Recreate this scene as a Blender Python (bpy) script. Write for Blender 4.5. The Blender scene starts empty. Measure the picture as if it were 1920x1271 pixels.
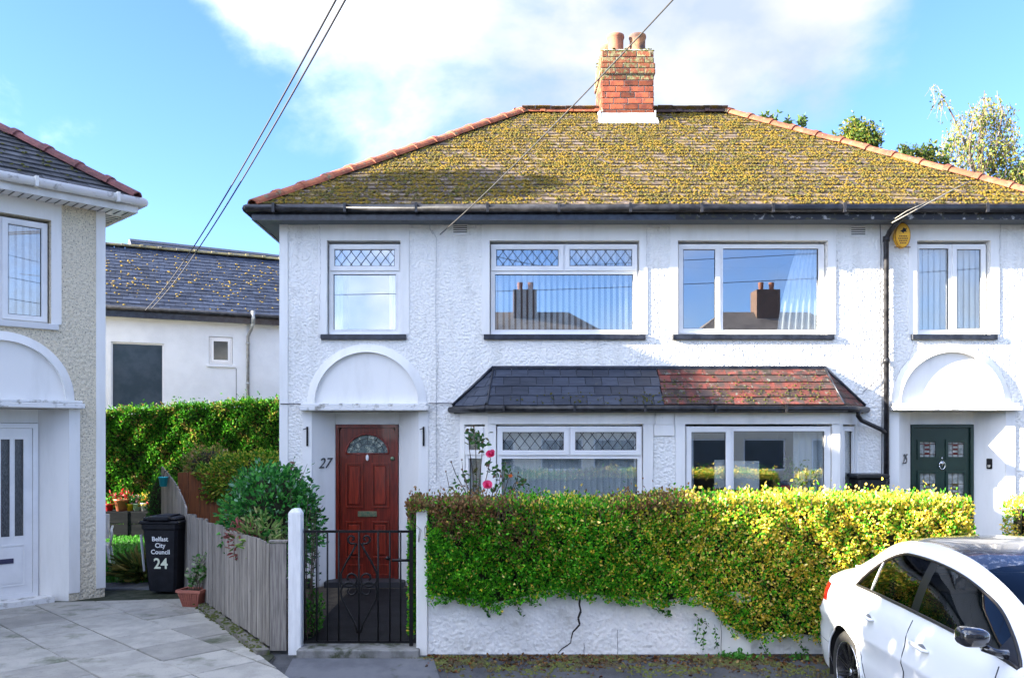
import bpy, math, random
import numpy as np
from mathutils import Vector, Matrix
R = math.radians
rng = np.random.default_rng(7)
random.seed(7)
S = bpy.context.scene
COL = S.collection

# ------------------------------------------------------------------ camera, sky, sun, exposure
EYE = 2.05
cam = bpy.data.cameras.new('camera')
cam.lens = 30.0; cam.sensor_width = 36.0
cam.shift_x = 20 / 1920; cam.shift_y = 179.5 / 1920
cam.clip_end = 2000; cam.clip_start = .05
camo = bpy.data.objects.new('camera', cam); COL.objects.link(camo)
camo.location = (0, 0, EYE); camo.rotation_euler = (R(90), 0, 0)
S.camera = camo
SUN = Vector((4.7, 1.0, -1.55))            # direction the light travels
sun_el = math.atan2(-SUN.z, math.hypot(SUN.x, SUN.y))
sun_az = math.atan2(-SUN.x, -SUN.y) % (2 * math.pi)
sl = bpy.data.lights.new('sun', 'SUN'); sl.energy = 4.3; sl.angle = R(.5); sl.color = (1, .90, .74)
so = bpy.data.objects.new('sun', sl); COL.objects.link(so)
so.rotation_euler = (-SUN).to_track_quat('Z', 'Y').to_euler(); so.location = (-30, -6, 20)
S.view_settings.view_transform = 'Standard'; S.view_settings.look = 'None'
S.view_settings.exposure = 2.78; S.view_settings.gamma = 1.0
S.view_settings.use_curve_mapping = False
S.render.engine = 'CYCLES'
S.cycles.max_bounces = 8; S.cycles.transparent_max_bounces = 16
S.cycles.diffuse_bounces = 4; S.cycles.use_denoising = True
S.cycles.sample_clamp_indirect = 6

W = bpy.data.worlds.new('World'); S.world = W; W.use_nodes = True
nt = W.node_tree; N = nt.nodes; L = nt.links
N.clear()
wo = N.new('ShaderNodeOutputWorld'); bg = N.new('ShaderNodeBackground'); L.new(bg.outputs[0], wo.inputs[0])
sk = N.new('ShaderNodeTexSky'); sk.sky_type = 'NISHITA'; sk.sun_disc = False
sk.sun_elevation = sun_el; sk.sun_rotation = sun_az; sk.air_density = 1.0; sk.dust_density = .3; sk.ozone_density = 2.0
bg.inputs[1].default_value = .135
tc = N.new('ShaderNodeTexCoord')
def wn(kind, **kw):
    n = N.new(kind)
    for k, v in kw.items(): setattr(n, k, v)
    return n
def wmath(op, a, b=None, clamp=False):
    n = N.new('ShaderNodeMath'); n.operation = op; n.use_clamp = clamp
    for i, v in enumerate((a, b)):
        if v is None: continue
        if isinstance(v, (int, float)): n.inputs[i].default_value = v
        else: L.new(v, n.inputs[i])
    return n.outputs[0]
# clouds: broken cumulus by noise over direction, thickest in one bank above the house
mp = wn('ShaderNodeMapping'); mp.inputs['Scale'].default_value = (1, 1, 1.5); L.new(tc.outputs['Generated'], mp.inputs[0])
n1 = wn('ShaderNodeTexNoise'); n1.inputs['Scale'].default_value = 3.1; n1.inputs['Detail'].default_value = 10; n1.inputs['Roughness'].default_value = .56
n1.inputs['Distortion'].default_value = .2
mp.inputs['Location'].default_value = (.35, .1, .42)
L.new(mp.outputs[0], n1.inputs['Vector'])
def blob(d, lo, hi):
    v = Vector(d).normalized()
    vm = wn('ShaderNodeVectorMath', operation='DOT_PRODUCT'); L.new(tc.outputs['Generated'], vm.inputs[0]); vm.inputs[1].default_value = v
    m = wn('ShaderNodeMapRange'); m.interpolation_type = 'SMOOTHSTEP'
    L.new(vm.outputs['Value'], m.inputs[0]); m.inputs[1].default_value = lo; m.inputs[2].default_value = hi
    return m.outputs[0]
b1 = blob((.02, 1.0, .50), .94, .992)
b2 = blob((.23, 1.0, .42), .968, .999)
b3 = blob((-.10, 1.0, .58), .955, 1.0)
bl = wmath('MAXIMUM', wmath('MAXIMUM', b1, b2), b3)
clear = blob((.0, 1.0, .25), .55, .80)      # clear patch in view; extra cloud added out of frame for fill light
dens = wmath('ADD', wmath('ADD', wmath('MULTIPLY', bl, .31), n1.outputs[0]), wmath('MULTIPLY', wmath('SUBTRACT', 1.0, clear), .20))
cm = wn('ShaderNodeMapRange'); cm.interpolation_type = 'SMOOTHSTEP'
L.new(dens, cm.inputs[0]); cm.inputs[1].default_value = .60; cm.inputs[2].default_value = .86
n2 = wn('ShaderNodeTexNoise'); n2.inputs['Scale'].default_value = 7; n2.inputs['Detail'].default_value = 6
L.new(mp.outputs[0], n2.inputs['Vector'])
cr = wn('ShaderNodeValToRGB'); cr.color_ramp.elements[0].position = .35; cr.color_ramp.elements[1].position = .6
cr.color_ramp.elements[0].color = (.78, .90, 1.08, 1); cr.color_ramp.elements[1].color = (1.22, 1.22, 1.22, 1)
L.new(n2.outputs[0], cr.inputs[0])
# clouds on the sun's side of the sky glow brighter (forward scattering, strengthened out of view as added fill)
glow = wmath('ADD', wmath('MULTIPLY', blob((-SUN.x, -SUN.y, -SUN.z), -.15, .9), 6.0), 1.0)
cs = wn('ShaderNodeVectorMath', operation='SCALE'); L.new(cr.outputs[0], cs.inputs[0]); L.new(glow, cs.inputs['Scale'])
# the sky's own colour, a little richer blue
tint = wn('ShaderNodeMix', data_type='RGBA', blend_type='MULTIPLY'); tint.inputs[0].default_value = 1
L.new(sk.outputs[0], tint.inputs[6]); tint.inputs[7].default_value = (.30, .385, .61, 1)
mx = wn('ShaderNodeMix', data_type='RGBA')
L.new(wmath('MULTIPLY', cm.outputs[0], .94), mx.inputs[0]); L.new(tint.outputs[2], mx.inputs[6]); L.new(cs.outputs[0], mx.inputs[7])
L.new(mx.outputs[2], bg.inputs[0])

# ------------------------------------------------------------------ materials
MATS = {}
def principled(name):
    m = bpy.data.materials.new(name); m.use_nodes = True
    return m, m.node_tree, m.node_tree.nodes['Principled BSDF']
def mat(n, c1, c2=None, sc=4, lo=.42, hi=.6, det=6, rough=.8, bump=0, bsc=60, bdist=.01, metal=0, rnd=0, spec=.4,
        c3=None, sc3=3, lo3=.55, hi3=.62, coat=0, stretch=None, bkind='noise', det3=8, c4=None, sc4=20, lo4=.6, hi4=.65):
    if n in MATS: return MATS[n]
    m, t, p = principled(n); N, L = t.nodes, t.links
    tc = N.new('ShaderNodeTexCoord'); vec = tc.outputs['Object']
    oi = N.new('ShaderNodeObjectInfo')
    if rnd:
        va = N.new('ShaderNodeVectorMath'); va.operation = 'ADD'
        cb = N.new('ShaderNodeCombineXYZ')
        ml = N.new('ShaderNodeMath'); ml.operation = 'MULTIPLY'; ml.inputs[1].default_value = 37.0
        L.new(oi.outputs['Random'], ml.inputs[0]); L.new(ml.outputs[0], cb.inputs[0]); L.new(ml.outputs[0], cb.inputs[2])
        L.new(vec, va.inputs[0]); L.new(cb.outputs[0], va.inputs[1]); vec = va.outputs[0]
    if stretch:
        mp = N.new('ShaderNodeMapping'); mp.inputs['Scale'].default_value = stretch; L.new(vec, mp.inputs[0]); vec2 = mp.outputs[0]
    else: vec2 = vec
    def noise(s, d):
        x = N.new('ShaderNodeTexNoise'); x.inputs['Scale'].default_value = s; x.inputs['Detail'].default_value = d
        x.inputs['Roughness'].default_value = .62
        return x
    def mask(s, d, lo, hi, v):
        x = noise(s, d); L.new(v, x.inputs['Vector'])
        r = N.new('ShaderNodeMapRange'); r.inputs[1].default_value = lo; r.inputs[2].default_value = hi; L.new(x.outputs[0], r.inputs[0])
        return r.outputs[0]
    def rgba(c): return (*c, 1)
    cur = None
    p.inputs['Base Color'].default_value = rgba(c1)
    def mixc(fac, a, b):
        x = N.new('ShaderNodeMix'); x.data_type = 'RGBA'
        L.new(fac, x.inputs[0])
        if isinstance(a, tuple): x.inputs[6].default_value = rgba(a)
        else: L.new(a, x.inputs[6])
        x.inputs[7].default_value = rgba(b)
        return x.outputs[2]
    col = c1
    if c2: col = mixc(mask(sc, det, lo, hi, vec2), col, c2)
    if c3: col = mixc(mask(sc3, det3, lo3, hi3, vec), col, c3)
    if c4: col = mixc(mask(sc4, 4, lo4, hi4, vec), col, c4)
    if rnd:
        r = N.new('ShaderNodeMapRange'); r.inputs[3].default_value = 1 - rnd; r.inputs[4].default_value = 1 + rnd
        L.new(oi.outputs['Random'], r.inputs[0])
        x = N.new('ShaderNodeVectorMath'); x.operation = 'SCALE'
        if isinstance(col, tuple): x.inputs[0].default_value = col
        else: L.new(col, x.inputs[0])
        L.new(r.outputs[0], x.inputs['Scale']); col = x.outputs[0]
    if not isinstance(col, tuple): L.new(col, p.inputs['Base Color'])
    p.inputs['Roughness'].default_value = rough; p.inputs['Metallic'].default_value = metal
    p.inputs['Specular IOR Level'].default_value = spec
    if coat: p.inputs['Coat Weight'].default_value = coat; p.inputs['Coat Roughness'].default_value = .03
    if bump:
        b = N.new('ShaderNodeBump'); b.inputs['Strength'].default_value = bump; b.inputs['Distance'].default_value = bdist
        if bkind == 'cast':                      # thrown render: lumps with softer drifts
            v = N.new('ShaderNodeTexVoronoi'); v.inputs['Scale'].default_value = bsc; v.feature = 'SMOOTH_F1'
            nn = noise(bsc * .6, 5); L.new(vec, nn.inputs['Vector'])
            dm = N.new('ShaderNodeVectorMath'); dm.operation = 'MULTIPLY_ADD'
            L.new(nn.outputs['Color'], dm.inputs[0]); dm.inputs[1].default_value = (.022,) * 3; L.new(vec, dm.inputs[2])
            L.new(dm.outputs[0], v.inputs['Vector'])
            ad = N.new('ShaderNodeMath'); ad.operation = 'SUBTRACT'; L.new(nn.outputs[0], ad.inputs[0]); L.new(v.outputs['Distance'], ad.inputs[1])
            L.new(ad.outputs[0], b.inputs['Height'])
        else:
            x = noise(bsc, 5); L.new(vec2, x.inputs['Vector']); L.new(x.outputs[0], b.inputs['Height'])
        L.new(b.outputs[0], p.inputs['Normal'])
    MATS[n] = m
    return m

WCAST = mat('white_roughcast', (.82, .81, .78), (.66, .65, .61), sc=2.2, lo=.50, hi=.74, stretch=(2.2, 2.2, .35), rough=.75, bump=1.0, bsc=34, bdist=.014, bkind='cast',
            c3=(.55, .54, .50), sc3=2.2, lo3=.64, hi3=.78, c4=(.40, .38, .34), sc4=45, lo4=.67, hi4=.74)
WWALL = mat('white_roughcast_wall', (.78, .78, .77), (.66, .66, .65), sc=2, rough=.8, bump=.85, bsc=30, bdist=.014, bkind='cast',
            c3=(.45, .44, .40), sc3=4, lo3=.62, hi3=.78, c4=(.30, .29, .26), sc4=60, lo4=.66, hi4=.72)
GCAST = mat('grey_roughcast', (.76, .68, .52), (.63, .56, .43), sc=30, rough=.85, bump=1.0, bsc=30, bdist=.016, bkind='cast',
            c4=(.16, .15, .13), sc4=60, lo4=.57, hi4=.63)
SMOOTH = mat('smooth_white_render', (.82, .81, .785), (.72, .71, .68), sc=2.0, lo=.48, hi=.72, stretch=(2, 2, .4), rough=.6, bump=.15, bsc=18, bdist=.006,
             c3=(.50, .49, .45), sc3=2.6, lo3=.70, hi3=.82, c4=(.35, .33, .3), sc4=30, lo4=.72, hi4=.78)
GREYPAINT = mat('stained_white_ledge', (.74, .74, .73), (.30, .29, .26), sc=9, lo=.52, hi=.66, rough=.7, bump=.3, bsc=30)
UPVC = mat('white_upvc', (.82, .82, .82), (.76, .76, .76), sc=3, rough=.25, spec=.5)
DARKBLUE = mat('black_gloss_paint', (.012, .014, .022), (.03, .035, .05), sc=12, rough=.28, spec=.5)
GUTB = mat('black_gutter_plastic', (.012, .012, .014), (.035, .035, .04), sc=10, rough=.35, bump=.1)
GUTR = mat('old_flaking_black_paint', (.02, .022, .028), (.30, .30, .30), sc=9, lo=.57, hi=.62, rough=.6, bump=.4, bsc=30, c3=(.05, .05, .03), sc3=15)
GUTW = mat('dirty_white_gutter', (.70, .69, .66), (.25, .24, .2), sc=9, lo=.55, hi=.68, rough=.5)
TILE = mat('old_concrete_roof_tile', (.17, .125, .095), (.07, .055, .042), sc=9, rough=.9, bump=.5, bsc=40, bdist=.008, rnd=.3,
           c3=(.15, .10, .014), sc3=6, lo3=.47, hi3=.60, c4=(.40, .36, .33), sc4=24, lo4=.62, hi4=.68)
TILEL = mat('dark_slate_with_lichen', (.035, .038, .045), (.075, .08, .09), sc=6, rough=.75, bump=.4, bsc=40, bdist=.006, rnd=.35,
            c3=(.09, .085, .05), sc3=9, lo3=.60, hi3=.68)
CSLATE = mat('blue_grey_slate', (.040, .054, .088), (.022, .030, .052), sc=6, rough=.6, bump=.3, bsc=30, bdist=.006, rnd=.35,
             c3=(.16, .14, .08), sc3=14, lo3=.64, hi3=.70)
BSLATE = mat('smooth_black_slate', (.026, .034, .055), (.042, .052, .078), sc=5, rough=.42, bump=.25, bsc=25, bdist=.004, rnd=.25, spec=.4,
             stretch=(1, 6, 1), c3=(.10, .10, .085), sc3=9, lo3=.64, hi3=.74)
BRED = mat('red_clay_tile_with_lichen', (.19, .045, .035), (.055, .038, .036), sc=5, lo=.38, hi=.56, rough=.8, bump=.5, bsc=30, bdist=.006, rnd=.3,
           c3=(.17, .19, .16), sc3=13, lo3=.60, hi3=.66, c4=(.03, .026, .02), sc4=8, lo4=.55, hi4=.62)
RIDGE = mat('terracotta_ridge_tile', (.34, .10, .045), (.20, .06, .035), sc=8, rough=.8, bump=.5, bsc=30, bdist=.006, rnd=.25,
            c3=(.15, .13, .08), sc3=11, lo3=.56, hi3=.64, c4=(.45, .33, .12), sc4=30, lo4=.64, hi4=.68)
RIDGED = mat('dark_ridge_tile', (.10, .055, .05), (.06, .045, .045), sc=8, rough=.8, bump=.4, bsc=30, rnd=.25,
             c3=(.16, .14, .09), sc3=14, lo3=.6, hi3=.66)
RIDGEP = mat('plum_ridge_tile', (.22, .075, .07), (.13, .05, .05), sc=8, rough=.7, bump=.4, bsc=30, rnd=.2, c3=(.05, .045, .04), sc3=14, lo3=.6, hi3=.66)
BRICK = mat('chimney_brick', (.33, .085, .035), (.20, .05, .03), sc=9, rough=.85, bump=.5, bsc=60, bdist=.005, rnd=.5,
            c3=(.09, .045, .035), sc3=10, lo3=.55, hi3=.66)
BRICKM = mat('mossy_chimney_brick', (.28, .085, .04), (.17, .055, .03), sc=9, rough=.9, bump=.6, bsc=50, bdist=.008, rnd=.35,
             c3=(.26, .24, .12), sc3=12, lo3=.49, hi3=.56, c4=(.10, .12, .03), sc4=20, lo4=.58, hi4=.62)
MORTAR = mat('chimney_mortar', (.48, .44, .35), (.34, .31, .25), sc=12, rough=.95, bump=.5, bsc=60)
LEAD = mat('white_flashing', (.60, .61, .62), (.40, .40, .38), sc=6, rough=.6, bump=.2)
POT = mat('clay_chimney_pot', (.36, .14, .08), (.24, .10, .065), sc=6, rough=.8, bump=.3, bsc=40, c3=(.14, .11, .08), sc3=9, lo3=.58, hi3=.66)
POTD = mat('sooty_chimney_pot', (.36, .17, .08), (.10, .06, .05), sc=5, rough=.8, bump=.3, bsc=40)
BLACK = mat('black_iron', (.006, .006, .007), rough=.45, spec=.25)
DARK = mat('dark_void', (.012, .012, .013), rough=.9)
MOSS = mat('ochre_moss', (.17, .108, .007), (.065, .056, .012), sc=3.5, rough=1, bump=.6, bsc=90, rnd=0, c3=(.20, .13, .009), sc3=40, lo3=.52, hi3=.6)
MOSSG = mat('green_moss', (.06, .07, .010), (.09, .085, .012), sc=20, rough=1, bump=.6, bsc=90)
LICH = mat('orange_lichen', (.42, .27, .035), (.30, .2, .04), sc=20, rough=1)
ROOMM = mat('room_plaster', (.42, .41, .38), rough=.9)
FLOORM = mat('room_carpet', (.16, .12, .09), rough=.95)
BLIND = mat('blind_fabric', (.84, .87, .88), rough=.8)
CURT = mat('net_curtain', (.80, .83, .86), rough=.9)
LEADC = mat('lead_came', (.05, .05, .055), rough=.5)
def glass(name, tint=(.95, .98, .99), refl=.07, rough=0.0):
    m = bpy.data.materials.new(name); m.use_nodes = True; t = m.node_tree; t.nodes.clear(); N, L = t.nodes, t.links
    o = N.new('ShaderNodeOutputMaterial'); mx = N.new('ShaderNodeMixShader'); tr = N.new('ShaderNodeBsdfTransparent'); gl = N.new('ShaderNodeBsdfGlossy')
    fr = N.new('ShaderNodeLayerWeight'); fr.inputs['Blend'].default_value = .5
    pw = N.new('ShaderNodeMath'); pw.operation = 'POWER'; pw.inputs[1].default_value = 4.5; L.new(fr.outputs['Facing'], pw.inputs[0])
    ml = N.new('ShaderNodeMath'); ml.operation = 'MULTIPLY_ADD'; ml.inputs[1].default_value = 1 - refl; ml.inputs[2].default_value = refl; ml.use_clamp = True
    tr.inputs[0].default_value = (*tint, 1); gl.inputs['Roughness'].default_value = rough
    L.new(pw.outputs[0], ml.inputs[0]); L.new(ml.outputs[0], mx.inputs[0]); L.new(tr.outputs[0], mx.inputs[1]); L.new(gl.outputs[0], mx.inputs[2])
    L.new(mx.outputs[0], o.inputs[0]); return m
GLASS = glass('window_glass', refl=.27)
GLASSD = glass('door_glass', tint=(.35, .45, .47), refl=.08, rough=.12)
OBSC = mat('obscured_glass', (.022, .04, .055), (.04, .06, .08), sc=3, rough=.12, spec=.45, bump=.1, bsc=60)
CGLASS = glass('car_glass', tint=(.42, .52, .55), refl=.05)
CGLASSD = glass('tinted_car_glass', tint=(.14, .15, .16), refl=.045)

# ------------------------------------------------------------------ mesh helpers
class MB:
    def __init__(s, M=None): s.v = []; s.f = []; s.mi = []; s.M = M; s.cur = 0; s.sm = []; s.smooth = False
    def add(s, vs, fs, M=None):
        b = len(s.v); M = M or s.M
        if M is not None: vs = [M @ Vector(v) for v in vs]
        s.v += [tuple(v) for v in vs]; s.f += [tuple(i + b for i in f) for f in fs]
        s.mi += [s.cur] * len(fs); s.sm += [s.smooth] * len(fs)
    def box(s, x0, x1, y0, y1, z0, z1, M=None, b=0):
        if b:
            # bevelled box: 3 rings of chamfered corners
            vs = []; 
            for (z, i) in ((z0, b), (z0 + b, 0), (z1 - b, 0), (z1, b)):
                xa, xb, ya, yb = x0 + i, x1 - i, y0 + i, y1 - i
                c = b if i == 0 else b * .4
                vs += [(xa + c, ya, z), (xb - c, ya, z), (xb, ya + c, z), (xb, yb - c, z), (xb - c, yb, z), (xa + c, yb, z), (xa, yb - c, z), (xa, ya + c, z)]
            fs = [tuple(range(7, -1, -1)), tuple(range(24, 32))]
            for r in range(3):
                for k in range(8):
                    a = r * 8 + k; c2 = r * 8 + (k + 1) % 8; fs.append((a, c2, c2 + 8, a + 8))
            s.add(vs, fs, M); return
        vs = [(x0, y0, z0), (x1, y0, z0), (x1, y1, z0), (x0, y1, z0), (x0, y0, z1), (x1, y0, z1), (x1, y1, z1), (x0, y1, z1)]
        s.add(vs, [(3, 2, 1, 0), (4, 5, 6, 7), (0, 1, 5, 4), (1, 2, 6, 5), (2, 3, 7, 6), (3, 0, 4, 7)], M)
    def prism(s, poly, d, M=None):
        """poly: 3D points, extruded by vector d"""
        n = len(poly); d = Vector(d); P = [Vector(p) for p in poly]
        s.add(P + [p + d for p in P], [tuple(range(n - 1, -1, -1)), tuple(range(n, 2 * n))] + [(i, (i + 1) % n, n + (i + 1) % n, n + i) for i in range(n)], M)
    def quad(s, a, b, c, d, M=None): s.add([a, b, c, d], [(0, 1, 2, 3)], M)
    def poly(s, pts, M=None): s.add(pts, [tuple(range(len(pts)))], M)
    def tube(s, pts, r, n=8, closed=False, M=None, caps=True):
        P = [Vector(p) for p in pts]; m = len(P); rs = r if isinstance(r, (list, tuple, np.ndarray)) else [r] * m
        vs = []; up = None
        for i in range(m):
            t = (P[min(i + 1, m - 1)] - P[max(i - 1, 0)])
            if t.length < 1e-9: t = Vector((0, 0, 1))
            t.normalize()
            if up is None: up = Vector((0, 0, 1)) if abs(t.z) < .9 else Vector((1, 0, 0))
            a = t.cross(up)
            if a.length < 1e-6: a = t.cross(Vector((.3, .9, .1)))
            a.normalize(); b = a.cross(t).normalized(); up = b
            for k in range(n):
                an = 2 * math.pi * k / n
                vs.append(P[i] + (a * math.cos(an) + b * math.sin(an)) * rs[i])
        fs = [(i * n + k, i * n + (k + 1) % n, (i + 1) * n + (k + 1) % n, (i + 1) * n + k) for i in range(m - 1) for k in range(n)]
        if caps: fs += [tuple(range(n - 1, -1, -1)), tuple(range((m - 1) * n, m * n))]
        sm = s.smooth; s.smooth = n > 5; s.add(vs, fs, M); s.smooth = sm
    def lathe(s, prof, n=20, M=None, c=(0, 0, 0), caps=True):
        vs = []; m = len(prof)
        for (r, z) in prof:
            for k in range(n): vs.append((c[0] + r * math.cos(2 * math.pi * k / n), c[1] + r * math.sin(2 * math.pi * k / n), c[2] + z))
        fs = [(i * n + k, i * n + (k + 1) % n, (i + 1) * n + (k + 1) % n, (i + 1) * n + k) for i in range(m - 1) for k in range(n)]
        if caps and prof[0][0] > 1e-4: fs.append(tuple(range(n - 1, -1, -1)))
        if caps and prof[-1][0] > 1e-4: fs.append(tuple(range((m - 1) * n, m * n)))
        sm = s.smooth; s.smooth = True; s.add(vs, fs, M); s.smooth = sm
    def holed(s, x0, x1, z0, z1, y0, y1, holes=(), M=None):
        xs = sorted({x0, x1, *[min(max(h[i], x0), x1) for h in holes for i in (0, 1)]})
        zs = sorted({z0, z1, *[min(max(h[i], z0), z1) for h in holes for i in (2, 3)]})
        def solid(i, j):
            if i < 0 or j < 0 or i >= len(xs) - 1 or j >= len(zs) - 1: return False
            cx = (xs[i] + xs[i + 1]) / 2; cz = (zs[j] + zs[j + 1]) / 2
            return not any(h[0] < cx < h[1] and h[2] < cz < h[3] for h in holes)
        for i in range(len(xs) - 1):
            for j in range(len(zs) - 1):
                if not solid(i, j): continue
                a, b, c, d = xs[i], xs[i + 1], zs[j], zs[j + 1]
                s.quad((a, y0, c), (b, y0, c), (b, y0, d), (a, y0, d), M)
                s.quad((a, y1, c), (a, y1, d), (b, y1, d), (b, y1, c), M)
                if not solid(i - 1, j): s.quad((a, y0, c), (a, y0, d), (a, y1, d), (a, y1, c), M)
                if not solid(i + 1, j): s.quad((b, y0, c), (b, y1, c), (b, y1, d), (b, y0, d), M)
                if not solid(i, j - 1): s.quad((a, y0, c), (a, y1, c), (b, y1, c), (b, y0, c), M)
                if not solid(i, j + 1): s.quad((a, y0, d), (b, y0, d), (b, y1, d), (a, y1, d), M)
    def mesh(s, name, m, org=None):
        me = bpy.data.meshes.new(name)
        v = s.v if org is None else [(a - org[0], b - org[1], c - org[2]) for a, b, c in s.v]
        me.from_pydata(v, [], s.f)
        ms = m if isinstance(m, (list, tuple)) else [m]
        for x in ms: me.materials.append(x)
        if len(ms) > 1: me.polygons.foreach_set('material_index', s.mi)
        if any(s.sm): me.polygons.foreach_set('use_smooth', s.sm)
        me.update(); return me
    def build(s, name, m, parent=None, label=None, kind=None, cat=None, group=None):
        org = ORG.get(parent.name) if parent else None
        o = bpy.data.objects.new(name, s.mesh(name, m, org)); COL.objects.link(o)
        if parent: o.parent = parent; ORG[o.name] = org or (0, 0, 0)
        tag(o, label, cat, group, kind); return o
ORG = {}
def tag(o, label=None, cat=None, group=None, kind=None):
    if label: o['label'] = label
    if cat: o['category'] = cat
    if group: o['group'] = group
    if kind: o['kind'] = kind
    return o
def thing(name, label, cat, loc=(0, 0, 0), rz=0, group=None, local=False):
    o = bpy.data.objects.new(name, None); COL.objects.link(o); o.location = loc; o.rotation_euler = (0, 0, rz)
    o.empty_display_size = .1
    ORG[o.name] = (0, 0, 0) if local else tuple(loc)
    return tag(o, label, cat, group)
def inst(name, me, parent, M):
    """another object of a shared mesh; M is in the thing's frame when local, else world"""
    o = bpy.data.objects.new(name, me); COL.objects.link(o)
    if parent:
        o.parent = parent; g = ORG.get(parent.name, (0, 0, 0)); M = Matrix.Translation((-g[0], -g[1], -g[2])) @ M; ORG[o.name] = g
    o.matrix_local = M
    return o
def PX(px, d): return (px - 940) * d / 1600
def PZ(py, d): return EYE + (815 - py) * d / 1600
def P3(px, py, d): return Vector((PX(px, d), d, PZ(py, d)))
def sag(a, b, s, n=24):
    a, b = Vector(a), Vector(b)
    return [a.lerp(b, i / n) - Vector((0, 0, s * 4 * (i / n) * (1 - i / n))) for i in range(n + 1)]

# ------------------------------------------------------------------ foliage
def leafmat(name, trans=.35, rough=.5):
    m = bpy.data.materials.new(name); m.use_nodes = True; t = m.node_tree; N, L = t.nodes, t.links
    p = N['Principled BSDF']; a = N.new('ShaderNodeAttribute'); a.attribute_name = 'tone'
    L.new(a.outputs['Color'], p.inputs['Base Color']); p.inputs['Roughness'].default_value = rough; p.inputs['Specular IOR Level'].default_value = .35
    tr = N.new('ShaderNodeBsdfTranslucent'); L.new(a.outputs['Color'], tr.inputs[0])
    mx = N.new('ShaderNodeMixShader'); mx.inputs[0].default_value = trans
    L.new(p.outputs[0], mx.inputs[1]); L.new(tr.outputs[0], mx.inputs[2]); L.new(mx.outputs[0], N['Material Output'].inputs[0])
    return m
LEAF = leafmat('leaf'); 
def leaves(name, P, D, size, colr, parent=None, aspect=.55, kind=None, label=None, cat=None, m=None):
    P = np.asarray(P, float); n = len(P); D = np.asarray(D, float); D /= np.linalg.norm(D, axis=1, keepdims=True) + 1e-9
    rv = rng.normal(size=(n, 3)); Sd = np.cross(D, rv); Sd /= np.linalg.norm(Sd, axis=1, keepdims=True) + 1e-9
    Nn = np.cross(D, Sd); size = np.broadcast_to(size, (n,))[:, None] * rng.uniform(.7, 1.3, (n, 1))
    w = size * aspect * .5
    V = np.empty((n, 6, 3))
    V[:, 0] = P; V[:, 1] = P + D * size * .35 + Sd * w + Nn * size * .10; V[:, 2] = P + D * size * .75 + Sd * w * .75 + Nn * size * .06
    V[:, 3] = P + D * size - Nn * size * .10
    V[:, 4] = P + D * size * .75 - Sd * w * .75 + Nn * size * .06; V[:, 5] = P + D * size * .35 - Sd * w + Nn * size * .10
    F = np.array([(0, 1, 2, 3), (0, 3, 4, 5)]); F = (np.arange(n)[:, None, None] * 6 + F[None]).reshape(-1)
    me = bpy.data.meshes.new(name)
    g = ORG.get(parent.name, (0, 0, 0)) if parent else (0, 0, 0)
    V = V.reshape(-1, 3) - np.array(g)
    me.vertices.add(n * 6); me.vertices.foreach_set('co', V.astype(np.float32).ravel())
    me.loops.add(n * 8); me.loops.foreach_set('vertex_index', F.astype(np.int32))
    me.polygons.add(n * 2); me.polygons.foreach_set('loop_start', np.arange(0, n * 8, 4, dtype=np.int32))
    me.update(calc_edges=True); me.validate()
    at = me.color_attributes.new('tone', 'FLOAT_COLOR', 'POINT')
    C = np.ones((n, 6, 4), np.float32); C[:, :, :3] = np.asarray(colr)[:, None, :]
    at.data.foreach_set('color', C.ravel())
    me.materials.append(m or LEAF)
    o = bpy.data.objects.new(name, me); COL.objects.link(o)
    if parent: o.parent = parent; ORG[o.name] = g
    return tag(o, label, cat, None, kind)
def lump(x, y, z, f=1.0, s=0):
    return (np.sin(x * 3.1 * f + s) * np.cos(z * 2.7 * f + 1.3 + s) + .6 * np.sin(x * 7.3 * f + z * 5.1 * f + s * 2) + .4 * np.sin(x * 13 * f - z * 11 * f + y * 9 * f)) / 2
def palette(n, cols, w):
    cols = np.array(cols); i = rng.choice(len(cols), n, p=np.array(w) / sum(w))
    return cols[i] * rng.uniform(.75, 1.25, (n, 1))

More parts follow.
